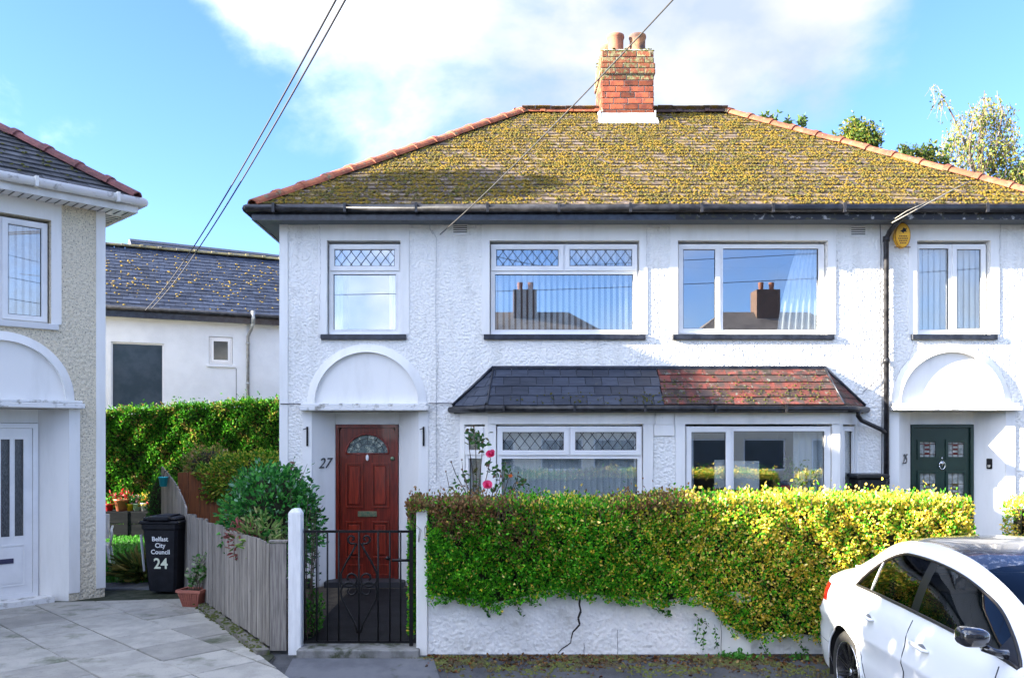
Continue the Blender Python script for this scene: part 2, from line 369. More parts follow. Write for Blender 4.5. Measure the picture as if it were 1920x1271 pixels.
# ------------------------------------------------------------------ roof tiling
def tile_field(parent, O, U, V, rng_u, v1, tw, gauge, th, material, name='roof_tile', indiv=300, joined=True, jit=.006, wide=None, stagger=True, seed=1, lap=1.25):
    """courses of tiles on the plane O + u U + v V; rng_u(v) gives the u-range of a course. Whole tiles of the lowest
    courses are objects, the others one joined part."""
    rr = random.Random(seed); O, U, V = Vector(O), Vector(U).normalized(), Vector(V).normalized(); Nn = U.cross(V).normalized()
    base = Matrix((( U.x, V.x, Nn.x, O.x), (U.y, V.y, Nn.y, O.y), (U.z, V.z, Nn.z, O.z), (0, 0, 0, 1)))
    tilt = math.atan2(th * 1.05, gauge)
    def tile_mb(w, mb=None, M=None):
        mb = mb or MB(); g = gauge * lap
        e_ = .0035 if 'slate' in name else .0015; mb.box(e_, w - e_, 0, g, 0, th, M); return mb
    shared = tile_mb(tw).mesh(name, material)
    rest = MB(); cnt = 0; rows = int(math.ceil(v1 / gauge))
    for r in range(rows):
        v = r * gauge; a, b = rng_u(v + gauge * .5)
        if b - a < .03: continue
        u = a - (tw * .5 if stagger and r % 2 else 0)
        u0g = math.floor(u / tw) * tw + (tw * .5 if stagger and r % 2 else 0)
        u = u0g
        while u < b:
            ua, ub = max(u, a), min(u + tw, b)
            if ub - ua > .02:
                M = base @ Matrix.Translation((ua, v + rr.uniform(-jit, jit), rr.uniform(0, jit * .6))) @ Matrix.Rotation(-tilt + rr.uniform(-.01, .01), 4, 'X') @ Matrix.Rotation(rr.uniform(-jit, jit), 4, 'Z')
                if cnt < indiv and ub - ua > tw * .98:
                    inst(name, shared, parent, M); cnt += 1
                elif cnt < indiv and ub - ua > tw * .5:
                    o = MB(); tile_mb(ub - ua, o); inst(name, o.mesh(name, material), parent, M); cnt += 1
                else: tile_mb(ub - ua, rest, M)
            u += tw
    if rest.v: rest.build(name + 's', material, parent, kind='stuff')
def lumps(name, pts, nrm, size, material, parent, kind='stuff', flat=.55):
    """many small moss cushions (a bent 8-sided pyramid each)"""
    P = np.asarray(pts); n = len(P); Nn = np.array(nrm, float); Nn /= np.linalg.norm(Nn)
    a = np.cross(Nn, [0, 0, 1.0]); a /= np.linalg.norm(a); b = np.cross(Nn, a)
    k = 6; ang = np.linspace(0, 2 * np.pi, k, endpoint=False)[None, :] + rng.uniform(0, 1, (n, 1))
    sz = np.broadcast_to(size, (n,))[:, None] * rng.uniform(.5, 1.4, (n, 1))
    rad = sz * rng.uniform(.7, 1.3, (n, k))
    ring = P[:, None] + (np.cos(ang) * rad)[..., None] * a + (np.sin(ang) * rad * .8)[..., None] * b
    ring2 = P[:, None] + (np.cos(ang) * rad * .6)[..., None] * a + (np.sin(ang) * rad * .5)[..., None] * b + (sz * flat)[..., None] * Nn
    top = P + sz * flat * 1.3 * Nn
    V = np.concatenate([ring, ring2, top[:, None]], 1); m = 2 * k + 1
    F = []
    for i in range(k):
        j = (i + 1) % k; F += [(i, j, k + j), (i, k + j, k + i), (k + i, k + j, 2 * k)]
    F = (np.arange(n)[:, None, None] * m + np.array(F)[None]).reshape(-1)
    g = ORG.get(parent.name, (0, 0, 0)) if parent else (0, 0, 0)
    me = bpy.data.meshes.new(name); V = V.reshape(-1, 3) - np.array(g)
    me.vertices.add(len(V)); me.vertices.foreach_set('co', V.astype(np.float32).ravel())
    me.loops.add(len(F)); me.loops.foreach_set('vertex_index', F.astype(np.int32))
    me.polygons.add(len(F) // 3); me.polygons.foreach_set('loop_start', np.arange(0, len(F), 3, dtype=np.int32))
    me.polygons.foreach_set('use_smooth', np.ones(len(F) // 3, bool))
    me.update(calc_edges=True); me.materials.append(material)
    o = bpy.data.objects.new(name, me); COL.objects.link(o)
    if parent: o.parent = parent; ORG[o.name] = g
    return tag(o, kind=kind)
def cap_line(parent, A, B, Nup, length, r, material, name='ridge_tile', seed=3):
    """half-round ridge or hip tiles with a raised collar, laid from A to B"""
    A, B = Vector(A), Vector(B); D = (B - A); Lg = D.length; D.normalize(); Sd = D.cross(Vector(Nup)).normalized(); Up = Sd.cross(D).normalized()
    n = max(1, round(Lg / length)); l = Lg / n; rr = random.Random(seed)
    mb = MB(); mb.smooth = False
    st = [(0, r * 1.0), (l * .84, r * .98), (l * .85, r * 1.16), (l * 1.03, r * 1.16)]; vs = []; fs = []; K = 9
    for (x, q) in st:
        for k in range(K):
            an = math.pi * k / (K - 1); vs.append((x, math.cos(an) * q, math.sin(an) * q * .72))
    off = len(vs)
    for (x, q) in st:
        for k in range(K):
            an = math.pi * k / (K - 1); q2 = q - .018; vs.append((x, math.cos(an) * q2, math.sin(an) * q2 * .72 - .004))
    for i in range(3):
        for k in range(K - 1):
            a = i * K + k; fs.append((a, a + 1, a + K + 1, a + K)); fs.append((off + a + K, off + a + K + 1, off + a + 1, off + a))
    for i in (0, 3):
        for k in range(K - 1):
            a = i * K + k; q = (a, off + a, off + a + 1, a + 1); fs.append(q if i == 0 else q[::-1])
    for k in (0, K - 1):
        for i in range(3):
            a = i * K + k; fs.append((a, a + K, off + a + K, off + a))
    mb.add(vs, fs); me = mb.mesh(name, material)
    for i in range(n):
        O = A + D * (i * l)
        M = Matrix(((D.x, Sd.x, Up.x, O.x), (D.y, Sd.y, Up.y, O.y), (D.z, Sd.z, Up.z, O.z), (0, 0, 0, 1)))
        inst(name, me, parent, M @ Matrix.Translation((0, rr.uniform(-.008, .008), rr.uniform(-.004, .008))) @ Matrix.Rotation(rr.uniform(-.02, .02), 4, 'Z'))

# ------------------------------------------------------------------ windows and houses
def win(parent, x0, x1, z0, z1, y, kind, M=None, sill=None, vent=.36, split=.56, lat=True, fmat=None, gl=None, label=None, name='window'):
    fm = fmat or UPVC; gl = gl or GLASS; F = .048
    x0 += .012; x1 -= .012; z0 += .012; z1 -= .03
    o_ = MB(M); w = None; cas = []; fix = []
    if kind in 'AB':
        zt = z1 - vent
        if kind == 'A': cas = [(x0 + .012, x1 - .012, zt, z1 - .012)]
        else:
            xm = (x0 + x1) / 2; cas = [(x0 + .012, xm - .012, zt, z1 - .012), (xm + .012, x1 - .012, zt, z1 - .012)]
        fix = [(x0 + F, x1 - F, z0 + F, zt - .035)]
    elif kind == 'C':
        xm = x0 + split; cas = [(x0 + .012, xm, z0 + .012, z1 - .012)]; fix = [(xm + .03, x1 - F - .02, z0 + F, z1 - F)]
    elif kind == 'D':
        xm = x1 - split; cas = [(xm, x1 - .012, z0 + .012, z1 - .012)]; fix = [(x0 + F, xm - .03, z0 + F, z1 - F)]
    elif kind == 'S': fix = [(x0 + F, x1 - F, z0 + F, z1 - F)]
    elif kind == 'V':
        zt = z1 - vent; cas = [(x0 + .012, x1 - .012, zt, z1 - .012)]; fix = [(x0 + F, x1 - F, z0 + F, zt - .035)]
    holes = fix + [(a + .02, b - .02, c + .02, d - .02) for a, b, c, d in cas]
    o_.holed(x0, x1, z0, z1, y, y + .07, holes)
    wo = o_.build(name, fm, parent, label=label)
    for (a, b, c, d) in fix:
        m = MB(M); m.holed(a - .001, b + .001, c - .001, d + .001, y - .006, y + .02, [(a + .012, b - .012, c + .012, d - .012)]); m.build('glazing_bead', fm, wo)
        m = MB(M); m.box(a, b, y + .03, y + .034, c, d); m.build('pane', gl, wo)
        m = MB(M); m.holed(a + .010, b - .010, c + .010, d - .010, y + .022, y + .028, [(a + .018, b - .018, c + .018, d - .018)]); m.build('gasket', BLACK, wo)
    for (a, b, c, d) in cas:
        q = .055
        m = MB(M); m.holed(a, b, c, d, y - .022, y + .025, [(a + q, b - q, c + q, d - q)])
        m.holed(a + q - .001, b - q + .001, c + q - .001, d - q + .001, y - .012, y + .02, [(a + q + .008, b - q - .008, c + q + .008, d - q - .008)])
        m.build('casement', fm, wo)
        a, b, c, d = a + q, b - q, c + q, d - q
        m = MB(M); m.box(a, b, y + .004, y + .008, c, d); m.build('pane', gl, wo)
        m = MB(M); m.holed(a + .007, b - .007, c + .007, d - .007, y - .004, y + .002, [(a + .014, b - .014, c + .014, d - .014)]); m.build('gasket', BLACK, wo)
        if kind in 'ABV' and lat:
            m = MB(M); st = .132; H = d - c; k = st * 1.0
            # diamond cames, clipped to the light
            for sg in (1, -1):
                xx = a - H * .8
                while xx < b + H * .8:
                    pts = []
                    p0 = (xx, c) if sg == 1 else (xx, d); dx = H * .78; p1 = (xx + dx, d) if sg == 1 else (xx + dx, c)
                    t0 = max(0, (a - p0[0]) / dx); t1 = min(1, (b - p0[0]) / dx)
                    if t1 > t0 + .01:
                        q0 = (p0[0] + dx * t0, p0[1] + (p1[1] - p0[1]) * t0); q1 = (p0[0] + dx * t1, p0[1] + (p1[1] - p0[1]) * t1)
                        m.tube([(q0[0], y + .001, q0[1]), (q1[0], y + .001, q1[1])], .0045, 4)
                    xx += st
            m.build('lead_lattice', LEADC, wo)
    if sill:
        m = MB(M); m.box(x0 - .09, x1 + .09, y - .13, y - .002, z0 - .085, z0 - .014, b=.006)
        m.build('window_sill', sill, wo)
    return wo

HW = 10.142                      # width of a pair of houses
ROOFK = .7105; SL = math.sqrt(1 + ROOFK ** 2)
def brick_face(ch, x0, x1, y, z0, z1, M, bm, course=.094, bl=.24, seed=0, mossy_from=99):
    rr = random.Random(seed); n = int(round((z1 - z0) / course)); c = (z1 - z0) / n
    for r in range(n):
        off = (0, .5, .25, .75)[r % 4] * bl + rr.uniform(-.02, .02); u = x0 - off
        while u < x1 - .01:
            a, b = max(u, x0) + .008, min(u + bl, x1) - .008
            if b - a > .03:
                d = rr.uniform(-.002, .005); mb = MB(); mb.box(a, b, y - .016 - d, y + .03, z0 + r * c + .008, z0 + (r + 1) * c - .008, b=.003)
                mt = BRICKM if z0 + r * c > mossy_from else BRICK
                o = mb.mesh('brick', mt); inst('brick', o, ch, M)
            u += bl
def pair(root, cfg):
    g = cfg; cast, band = g['cast'], g['band']
    mir = lambda a, b: (HW - b, HW - a)
    # openings, left house then right house
    A, B = (.628, 1.614, 3.393, 4.65), (2.807, 4.814, 3.393, 4.65)
    POR = (.428, 1.857, -.2, 2.364)
    holes = []; H_ = 5.04
    for s in (0, 1):
        for h in (A, B, POR):
            a, b = (h[0], h[1]) if s == 0 else mir(h[0], h[1]); holes.append((a, b, h[2], h[3]))
    holes.append((2.95, 4.75, .9, 2.25)); holes.append((HW - 4.75, HW - 2.95, .9, 2.25))
    m = MB(); m.holed(0, HW, -.3, H_, 0, .25, holes); m.build('front_wall', cast, root)
    m = MB(); m.box(0, .25, .252, 6.45, -.3, H_); m.build('side_wall', cast, root)
    m = MB(); m.box(HW - .25, HW, .252, 6.45, -.3, H_); m.build('side_wall', cast, root)
    m = MB(); m.box(.252, HW - .252, 6.2, 6.45, -.3, H_); m.build('rear_wall', cast, root)
    m = MB(); m.box(HW / 2 - .1, HW / 2 + .1, .252, 6.198, .0, H_); m.build('party_wall', ROOMM, root)
    m = MB(); m.box(.252, HW / 2 - .102, .262, 6.198, 2.46, 2.62); m.box(HW / 2 + .102, HW - .252, .262, 6.198, 2.46, 2.62); m.build('upper_floor', FLOORM, root)
    m = MB(); m.box(.252, HW - .252, .262, 6.198, 4.98, 5.02); m.build('ceiling', ROOMM, root)
    m = MB(); m.box(.252, HW / 2 - .102, 3.6, 3.7, .02, 4.978); m.box(HW / 2 + .102, HW - .252, 3.6, 3.7, .02, 4.978)
    m.box(2.2, 2.3, .262, 3.598, .02, 4.978); m.box(HW - 2.3, HW - 2.2, .262, 3.598, .02, 4.978); m.build('partition', ROOMM, root)
    # corner bands, base plinth, window surrounds and arches in smooth render
    for s in (0, 1):
        def X(a, b): return (a, b) if s == 0 else mir(a, b)
        m = MB(); a, b = X(-.006, .107); m.box(a, b, -.014, .09, .12, H_ - .002); m.build('corner_band', band, root)
        for (h, e) in ((A, .115), (B, .105)):
            a, b = X(h[0] - e, h[1] + e); c, d = X(h[0], h[1])
            m = MB(); m.holed(a, b, h[2] + .002, H_ - .004, -.012, -.001, [(c, d, h[2] + .001, h[3])])
            m.build('window_surround', band, root)
        cx = X(1.164, 1.164)[0]
        # arch ring
        m = MB(); K = 40; ri, ro = .69, .80; zb = 2.47
        P = [(math.cos(math.pi * k / K), math.sin(math.pi * k / K)) for k in range(K + 1)]
        for k in range(K):
            (c0, s0), (c1, s1) = P[k], P[k + 1]
            f = -.065; 
            q = lambda r, c, s, y: (cx + r * c, y, zb + r * s * .99)
            m.quad(q(ro, c0, s0, -.012), q(ro, c1, s1, -.012), q(ri, c1, s1, f), q(ri, c0, s0, f))
            m.quad(q(ro, c0, s0, 0.002), q(ro, c1, s1, 0.002), q(ro, c1, s1, -.012), q(ro, c0, s0, -.012))
            m.quad(q(ri, c0, s0, f), q(ri, c1, s1, f), q(ri, c1, s1, .002), q(ri, c0, s0, .002))
        m.build('arch_moulding', band, root)
        m = MB(); pts = [(cx + ri * c, -.004, zb + ri * sn * .99) for c, sn in P]; m.poly(pts[::-1]); 
        m.build('arch_panel', g.get('panel', band), root)
        # canopy ledge, pilasters, splayed porch
        a, b = X(.285, 1.995)
        m = MB(); m.box(a, b, -.15, -.001, 2.372, 2.43, b=.006); m.box(a + .02, b - .02, -.13, -.001, 2.432, 2.468, b=.008)
        m.build('door_canopy', g.get('ledge', GREYPAINT), root)
        for (p, q_) in ((.30, .428), (1.857, 1.985)):
            a, b = X(p, q_); m = MB(); m.box(a, b, -.014, -.001, .10, 2.37); m.build('porch_pilaster', band, root)
        a, b = X(.428, 1.857); da, db = X(.685, 1.555); zh = 2.195; dy = .30
        m = MB()
        m.prism([(a, 0.001, -.2), (a, 0.001, 2.362), (da, dy, 2.362), (da, dy, -.2)], (-.12, .02, 0))
        m.prism([(b, 0.001, -.2), (db, dy, -.2), (db, dy, 2.362), (b, 0.001, 2.362)], (.12, .02, 0))
        m.box(da - .02, db + .02, dy, dy + .05, zh, 2.362); m.box(a - .05, b + .05, -.001, dy + .1, 2.364, 2.40)
        m.build('porch_recess', band, root)
        m = MB(); m.box(min(da, db) - .1, max(da, db) + .1, dy - .29, dy + .2, -.1, .075); m.build('door_step', g.get('step', GREYPAINT), root)
        if g.get('plinth'):
            m = MB(); a, b = X(-.01, .43); m.box(a, b, -.02, -.0145, -.02, .13); a, b = X(1.857, 2.36); m.box(a, b, -.02, -.0145, -.02, .13)
            m.build('painted_plinth', DARKBLUE, root)
    # windows
    for s in (0, 1):
        cf = g['left' if s == 0 else 'right']
        for (h, key) in ((A, 'A'), (B, 'B')):
            a, b = (h[0], h[1]) if s == 0 else mir(h[0], h[1]); k, sp = cf[key]
            win(root, a, b, h[2], h[3], .085, k, sill=g['sill'], split=sp)
    # ---- bay window: frieze, posts, frames, apron; splayed ends
    def bay_plane(p, q):  # frame whose x runs from p to q in plan, y into the building
        p, q = Vector((*p, 0)), Vector((*q, 0)); u = (q - p).normalized(); v = Vector((0, 0, 1)).cross(u)
        return Matrix(((u.x, v.x, 0, p.x), (u.y, v.y, 0, p.y), (0, 0, 1, 0), (0, 0, 0, 1))), (q - p).length
    by = -.38; BX = (2.407, 2.791, HW - 2.791, HW - 2.407)
    Mf = Matrix.Translation((0, by, 0)); fr = ((2.895, 4.80, .95, 2.188), (HW - 4.80, HW - 2.895, .95, 2.188))
    m = MB(Mf); m.holed(BX[1], BX[2], -.2, 2.36, 0, .10, fr); m.build('bay_front', band, root)
    m = MB(Mf); m.holed(BX[1] + .02, BX[2] - .02, .0, .9, -.012, -.001, []); m.build('bay_apron', cast, root)
    m = MB(Mf); m.box(4.93, 5.21, -.010, -.001, .0, 2.03); m.build('bay_pier_roughcast', cast, root)
    m = MB(Mf)
    for (a, b, c, d, p) in ((4.80, 4.925, .95, 2.188, .02), (5.215, 5.34, .95, 2.188, .02), (2.82, 4.93, 2.19, 2.355, .018), (5.21, 7.33, 2.19, 2.355, .018),
                            (4.94, 5.20, 2.04, 2.18, .026), (4.96, 5.18, 2.185, 2.33, .034)):
        m.box(a, b, -p, -.001, c, d)
    m.build('bay_moulding', band, root)
    for s, kd in ((0, g['left']['bay']), (1, g['right']['bay'])):
        win(root, *fr[s], .02, kd[0], M=Mf, split=kd[1], vent=.37, label=None, name='bay_window')
        p, q = ((BX[0], 0), (BX[1], by)) if s == 0 else ((BX[2], by), (BX[3], 0))
        Ms, ln = bay_plane(p, q)
        m = MB(Ms); m.holed(0.0, ln, -.2, 2.36, 0.002, .08, [(.09, ln - .06, .95, 2.188)]); m.build('bay_side', band, root)
        win(root, .09, ln - .06, .95, 2.188, .012, 'V' if kd[0] == 'B' else 'S', M=Ms, vent=.37, lat=False, name='bay_window')
    m = MB(); m.poly([(BX[0], .0, 2.35), (BX[1], by + .03, 2.35), (BX[2], by + .03, 2.35), (BX[3], .0, 2.35)][::-1]); m.build('bay_ceiling', ROOMM, root)
    # bay roof
    ye, ze, zt = -.50, 2.43, 2.94; wA, wF, wT = 2.307, 2.780, 2.857
    A0, F0, T0 = Vector((wA, 0, ze)), Vector((wF, ye, ze)), Vector((wT, 0, zt)); A1, F1, T1 = [Vector((HW - p.x, p.y, p.z)) for p in (A0, F0, T0)]
    dn = Vector((0, 0, -.02)); br = MB(); br.poly([p + dn for p in (F0, F1, T1, T0)]); br.poly([A0 + dn, F0 + dn, T0 + dn]); br.poly([F1 + dn, A1 + dn, T1 + dn]); br.poly([A1 + dn * 1.1, F1 + dn * 1.1, F0 + dn * 1.1, A0 + dn * 1.1])
    bro = br.build('bay_roof', DARK, root)
    sl = math.hypot(.5, .51); V = Vector((0, .5, .51)) / sl; mid = HW / 2 - wF - .02; kx = (wT - wF) / sl
    mats = g['bay_mats']; same = mats[1] is mats[0]
    tile_field(bro, F0, (1, 0, 0), V, lambda v: (v * kx, mid), sl, .215, sl / 4, .008, mats[0], name='roof_slate', indiv=400, jit=.002, seed=4)
    O = Vector((HW / 2 - .02, ye, ze + (0 if same else .004))); w2 = F1.x - O.x
    if same: tile_field(bro, O, (1, 0, 0), V, lambda v: (0, w2 - v * kx), sl, .215, sl / 4, .008, mats[1], name='roof_slate', indiv=400, jit=.002, seed=5)
    else: tile_field(bro, O, (1, 0, 0), V, lambda v: (0, w2 - v * kx), sl, .30, sl / 5, .014, mats[1], name='roof_tile', indiv=400, seed=5, jit=.004)
    for (P, Q, T, mt, nm, rows) in ((A0, F0, T0, mats[0], 'roof_slate', 4), (F1, A1, T1, mats[1], 'roof_slate' if same else 'roof_tile', 4 if same else 5)):
        U = (Q - P).normalized(); Ln = (Q - P).length; uT = (T - P).dot(U); Vv = (T - P) - U * uT; Hh = Vv.length
        tile_field(bro, P, U, Vv, lambda v, uT=uT, Hh=Hh, Ln=Ln: (uT * v / Hh, Ln + (uT - Ln) * v / Hh), Hh, .215, Hh / rows, .008, mt, name=nm, indiv=99, jit=.002, seed=6, lap=1.1)
    for (P, T, r_) in ((F0, T0, .012), (F1, T1, .012), (A0, T0, .022), (A1, T1, .022)):
        m = MB(); m.tube([P + Vector((0, -.004, .012)), T + Vector((0, -.012, .018))], r_, 6); m.build('hip_roll', g['bay_hip'], bro)
    m = MB(); m.box(wT - .02, HW - wT + .02, -.03, -.001, zt - .01, zt + .03); m.build('flashing', g['bay_hip'], bro)
    if g.get('bay_moss'):
        n = 460; u = rng.uniform(HW / 2 - .3, F1.x - .08, n); f = rng.beta(1, 2.2, n); u = np.where(rng.random(n) < .25, rng.uniform(wF + .3, HW / 2, n), u)
        ok = (u > HW / 2) | (f < .3); u, f = u[ok], f[ok]
        P = np.stack([u, ye + .5 * f, ze + .51 * f + .022], 1); lumps('moss', P, (0, -.7, .7), .011, MOSSG, bro)
    # bay gutter and fascia
    gm, fmx = g['gut_b'], g['fascia_b']; gz = Vector((0, 0, -.045))
    G0, G1, H0, H1 = A0 + gz + Vector((-.03, 0, 0)), A1 + gz + Vector((.03, 0, 0)), F0 + gz + Vector((-.018, -.04, 0)), F1 + gz + Vector((.018, -.04, 0))
    m = MB(); m.tube([H0, H1], .042, 8); m.tube([G0, H0], .042, 8); m.tube([H1, G1], .042, 8)
    for x in np.arange(wF + .2, HW - wF, .9): m.box(x, x + .03, ye - .088, ye - .03, ze - .092, ze - .0)
    m.build('bay_gutter', gm, root)
    m = MB(); q_ = lambda p, k: p * (1 - k) + Vector((HW / 2, 0, p.z)) * k
    for (P, Q) in ((A0, F0), (F0, F1), (F1, A1)):
        P, Q = q_(P, .008), q_(Q, .008); m.prism([(P.x, P.y, ze - .095), (Q.x, Q.y, ze - .095), (Q.x, Q.y, ze - .025), (P.x, P.y, ze - .025)], (0, .02, 0))
    m.poly([(p.x, p.y - .001 if p.y == 0 else p.y + .02, ze - .09) for p in (q_(A0, .01), q_(A1, .01), q_(F1, .01), q_(F0, .01))])
    m.build('bay_fascia', fmx, root)
    # ---- main roof
    ex0, ex1, ey0, ey1, ez = -.291, HW + .291, -.35, 6.80, 5.03; hd = 3.575; rz = ez + hd * ROOFK; ry = ey0 + hd; rx0, rx1 = ex0 + hd, ex1 - hd
    m = MB(); d = .03
    m.poly([(ex0, ey0, ez - d), (ex1, ey0, ez - d), (rx1, ry, rz - d), (rx0, ry, rz - d)]); m.poly([(ex1, ey1, ez - d), (ex0, ey1, ez - d), (rx0, ry, rz - d), (rx1, ry, rz - d)])
    m.poly([(ex0, ey1, ez - d), (ex0, ey0, ez - d), (rx0, ry, rz - d)]); m.poly([(ex1, ey0, ez - d), (ex1, ey1, ez - d), (rx1, ry, rz - d)])
    roof = m.build('roof', DARK, root)
    tm = g['tile']; sl = hd * SL; W_ = ex1 - ex0; D_ = ey1 - ey0; V = Vector((0, 1, ROOFK)).normalized()
    if g.get('split_side'): pass
    tile_field(roof, (ex0, ey0, ez), (1, 0, 0), V, lambda v: (v / SL, W_ - v / SL), sl, .26, .15, .016, tm, indiv=g.get('n_front', 300), seed=11)
    V = Vector((0, -1, ROOFK)).normalized(); tile_field(roof, (ex1, ey1, ez), (-1, 0, 0), V, lambda v: (v / SL, W_ - v / SL), sl, .26, .15, .016, tm, indiv=0, seed=12)
    V = Vector((1, 0, ROOFK)).normalized(); tile_field(roof, (ex0, ey1, ez), (0, -1, 0), V, lambda v: (v / SL, D_ - v / SL), sl, .26, .15, .016, tm, indiv=0, seed=13)
    V = Vector((-1, 0, ROOFK)).normalized(); tile_field(roof, (ex1, ey0, ez), (0, 1, 0), V, lambda v: (v / SL, D_ - v / SL), sl, .26, .15, .016, tm, indiv=g.get('n_side', 0), seed=14)
    up = -.012; rm = g['ridge']
    for i, (p, q, nn) in enumerate((((ex0 + .02, ey0 + .02, ez + up), (rx0, ry, rz + up), (-1, -1, 2.5)), ((ex1 - .02, ey0 + .02, ez + up), (rx1, ry, rz + up), (1, -1, 2.5)),
                       ((ex0 + .02, ey1 - .02, ez + up), (rx0, ry, rz + up), (-1, 1, 2.5)), ((ex1 - .02, ey1 - .02, ez + up), (rx1, ry, rz + up), (1, 1, 2.5)))):
        cap_line(roof, p, q, nn, .42, .125, rm[0], name='hip_tile', seed=i)
    cx = HW / 2
    cap_line(roof, (rx0 - .05, ry, rz + up), (cx - .44, ry, rz + up), (0, 0, 1), .42, .11, rm[0], seed=8)
    cap_line(roof, (rx1 + .05, ry, rz + up), (cx + .44, ry, rz + up), (0, 0, 1), .42, .11, rm[1], seed=9)
    if g.get('moss'):
        n = g['moss']; u = rng.uniform(0, W_, n * 3); f = rng.uniform(.0, 1, n * 3)
        d_ = lump(u * .9, 0, f * 3.4, 1.0, 2.1) + .55 * lump(u, 0, f * 4, 3.7, 5) + rng.normal(0, .42, n * 3) + .35 * lump(u * 2.3, 0, f * 9, 2.9, 1)
        row = (f * sl / .15) % 1; ok = (u > f * hd + .05) & (u < W_ - f * hd - .05) & (d_ > -.12) & ((row < .45) | (rng.random(n * 3) < .3)); u, f = u[ok][:n], f[ok][:n]
        P = np.stack([ex0 + u, ey0 + f * hd - .010, ez + f * hd * ROOFK + .020], 1)
        k = len(P); gsel = rng.random(k) < .16
        lumps('moss', P[~gsel], (0, -.58, .815), .017, MOSS, roof, flat=.45); lumps('moss', P[gsel], (0, -.58, .815), .018, MOSSG, roof, flat=.4)
    # gutter, fascia, soffit
    def ring_tube(mb, z, e, r, n=8):
        c = [(ex0 - e, ey0 - e, z), (ex1 + e, ey0 - e, z), (ex1 + e, ey1 + e, z), (ex0 - e, ey1 + e, z)]
        for i in range(4): mb.tube([c[i], c[(i + 1) % 4]], r, n)
    m = MB(); ring_tube(m, ez - .055, .045, .055)
    for x in np.arange(ex0 + .3, ex1, .92): m.box(x, x + .035, ey0 - .106, ey0 - .03, ez - .115, ez + .004)
    m.build('gutter', g['gut'], root)
    fz0, fz1 = ez - .19, ez - .045
    def ring_box(mb, x0, x1, y0, y1, z0, z1, t):
        mb.box(x0, x1, y0, y0 + t, z0, z1); mb.box(x0, x1, y1 - t, y1, z0, z1); mb.box(x0, x0 + t, y0 + t, y1 - t, z0, z1); mb.box(x1 - t, x1, y0 + t, y1 - t, z0, z1)
    half = HW / 2 + .16
    m = MB(); ring_box(m, ex0 + .01, ex1 - .01, ey0 + .01, ey1 - .01, fz0, fz1, .03); m.build('fascia', g['fascia'], root)
    if g.get('fascia_r'):
        m = MB(); m.box(half, ex1 - .012, ey0 + .001, ey0 + .009, fz0 + .004, fz1 - .002); m.build('fascia', g['fascia_r'], root, label='flaking black fascia board over the right-hand house')
    sm = g['soffit']
    m = MB()
    for (x0, x1, y0, y1) in ((ex0 + .04, ex1 - .04, ey0 + .04, -.001), (ex0 + .04, ex1 - .04, 6.451, ey1 - .04), (ex0 + .04, -.001, .0, 6.45), (HW + .001, ex1 - .04, .0, 6.45)):
        m.box(x0, x1, y0, y1, fz0 + .02, fz0 + .035)
    m.build('soffit', sm, root)
    if g.get('soffit_lines'):
        m = MB()
        for x in np.arange(HW - 3.5, ex1 - .06, .1): m.box(x, x + .008, ey0 + .05, -.015, fz0 + .012, fz0 + .0195)
        for y in np.arange(.1, 4, .1): m.box(HW + .02, ex1 - .05, y, y + .008, fz0 + .012, fz0 + .0195)
        m.build('soffit_groove', LEADC, root)
    # ---- chimney
    cw, cy0, cy1, cz = .433, 2.81, 3.66, g.get('chimney_top', 8.45)
    core = MB(); core.box(cx - cw + .006, cx + cw - .006, cy0 + .012, cy1 - .012, 6.2, cz); core.box(cx - cw - .01, cx + cw + .01, cy0 - .01, cy1 + .01, 8.06, 8.24)
    core.box(cx - cw + .03, cx + cw - .03, cy0 + .03, cy1 - .03, cz, cz + .05, b=.02)
    ch = core.build('chimney', MORTAR, root)
    for (M, a, b, y) in ((Matrix.Identity(4), cx - cw, cx + cw, cy0), (Matrix.Translation((cx - cw, 0, 0)) @ Matrix.Rotation(-math.pi / 2, 4, 'Z'), -cy1, -cy0, 0),
                         (Matrix.Translation((cx + cw, 0, 0)) @ Matrix.Rotation(math.pi / 2, 4, 'Z'), cy0, cy1, 0)):
        brick_face(ch, a, b, y + .012, 6.98 if y else 6.6, 8.06, M, BRICK, seed=int(abs(a) * 10), mossy_from=7.9)
        brick_face(ch, a - .02, b + .02, y - .012, 8.06, 8.245, M, BRICKM, seed=3, mossy_from=0)
        brick_face(ch, a, b, y + .012, 8.245, cz, M, BRICKM, seed=5, mossy_from=0)
    n = 260; P = np.stack([rng.uniform(cx - cw, cx + cw, n), rng.uniform(cy0, cy1, n), np.full(n, cz + .045)], 1)
    P[:120, 1] = cy0 + .02; P[:120, 2] = rng.choice([8.245, cz], 120) + .005
    lumps('moss', P, (0, -.2, 1), .022, MOSSG, ch)
    for (dx, dy, mt) in ((-.17, .22, POT), (.20, .22, POTD), (-.24, .64, POT), (.22, .64, POT)):
        m = MB(); m.lathe([(.145, 0), (.140, .05), (.131, .10), (.133, .24), (.140, .265), (.148, .285), (.142, .32), (.118, .325), (.11, .1)], 20, c=(cx + dx, cy0 + dy, cz + .03))
        m.build('chimney_pot', mt, ch)
    m = MB(); zf = ez + (cy0 - ey0) * ROOFK
    m.box(cx - cw - .03, cx + cw + .03, cy0 - .035, cy0 - .005, zf - .03, zf + .13)
    m.prism([(cx - cw - .06, cy0 - .16, zf - .155 * .6), (cx + cw + .06, cy0 - .16, zf - .155 * .6), (cx + cw + .06, cy0 - .02, zf + .04), (cx - cw - .06, cy0 - .02, zf + .04)], (0, 0, .02))
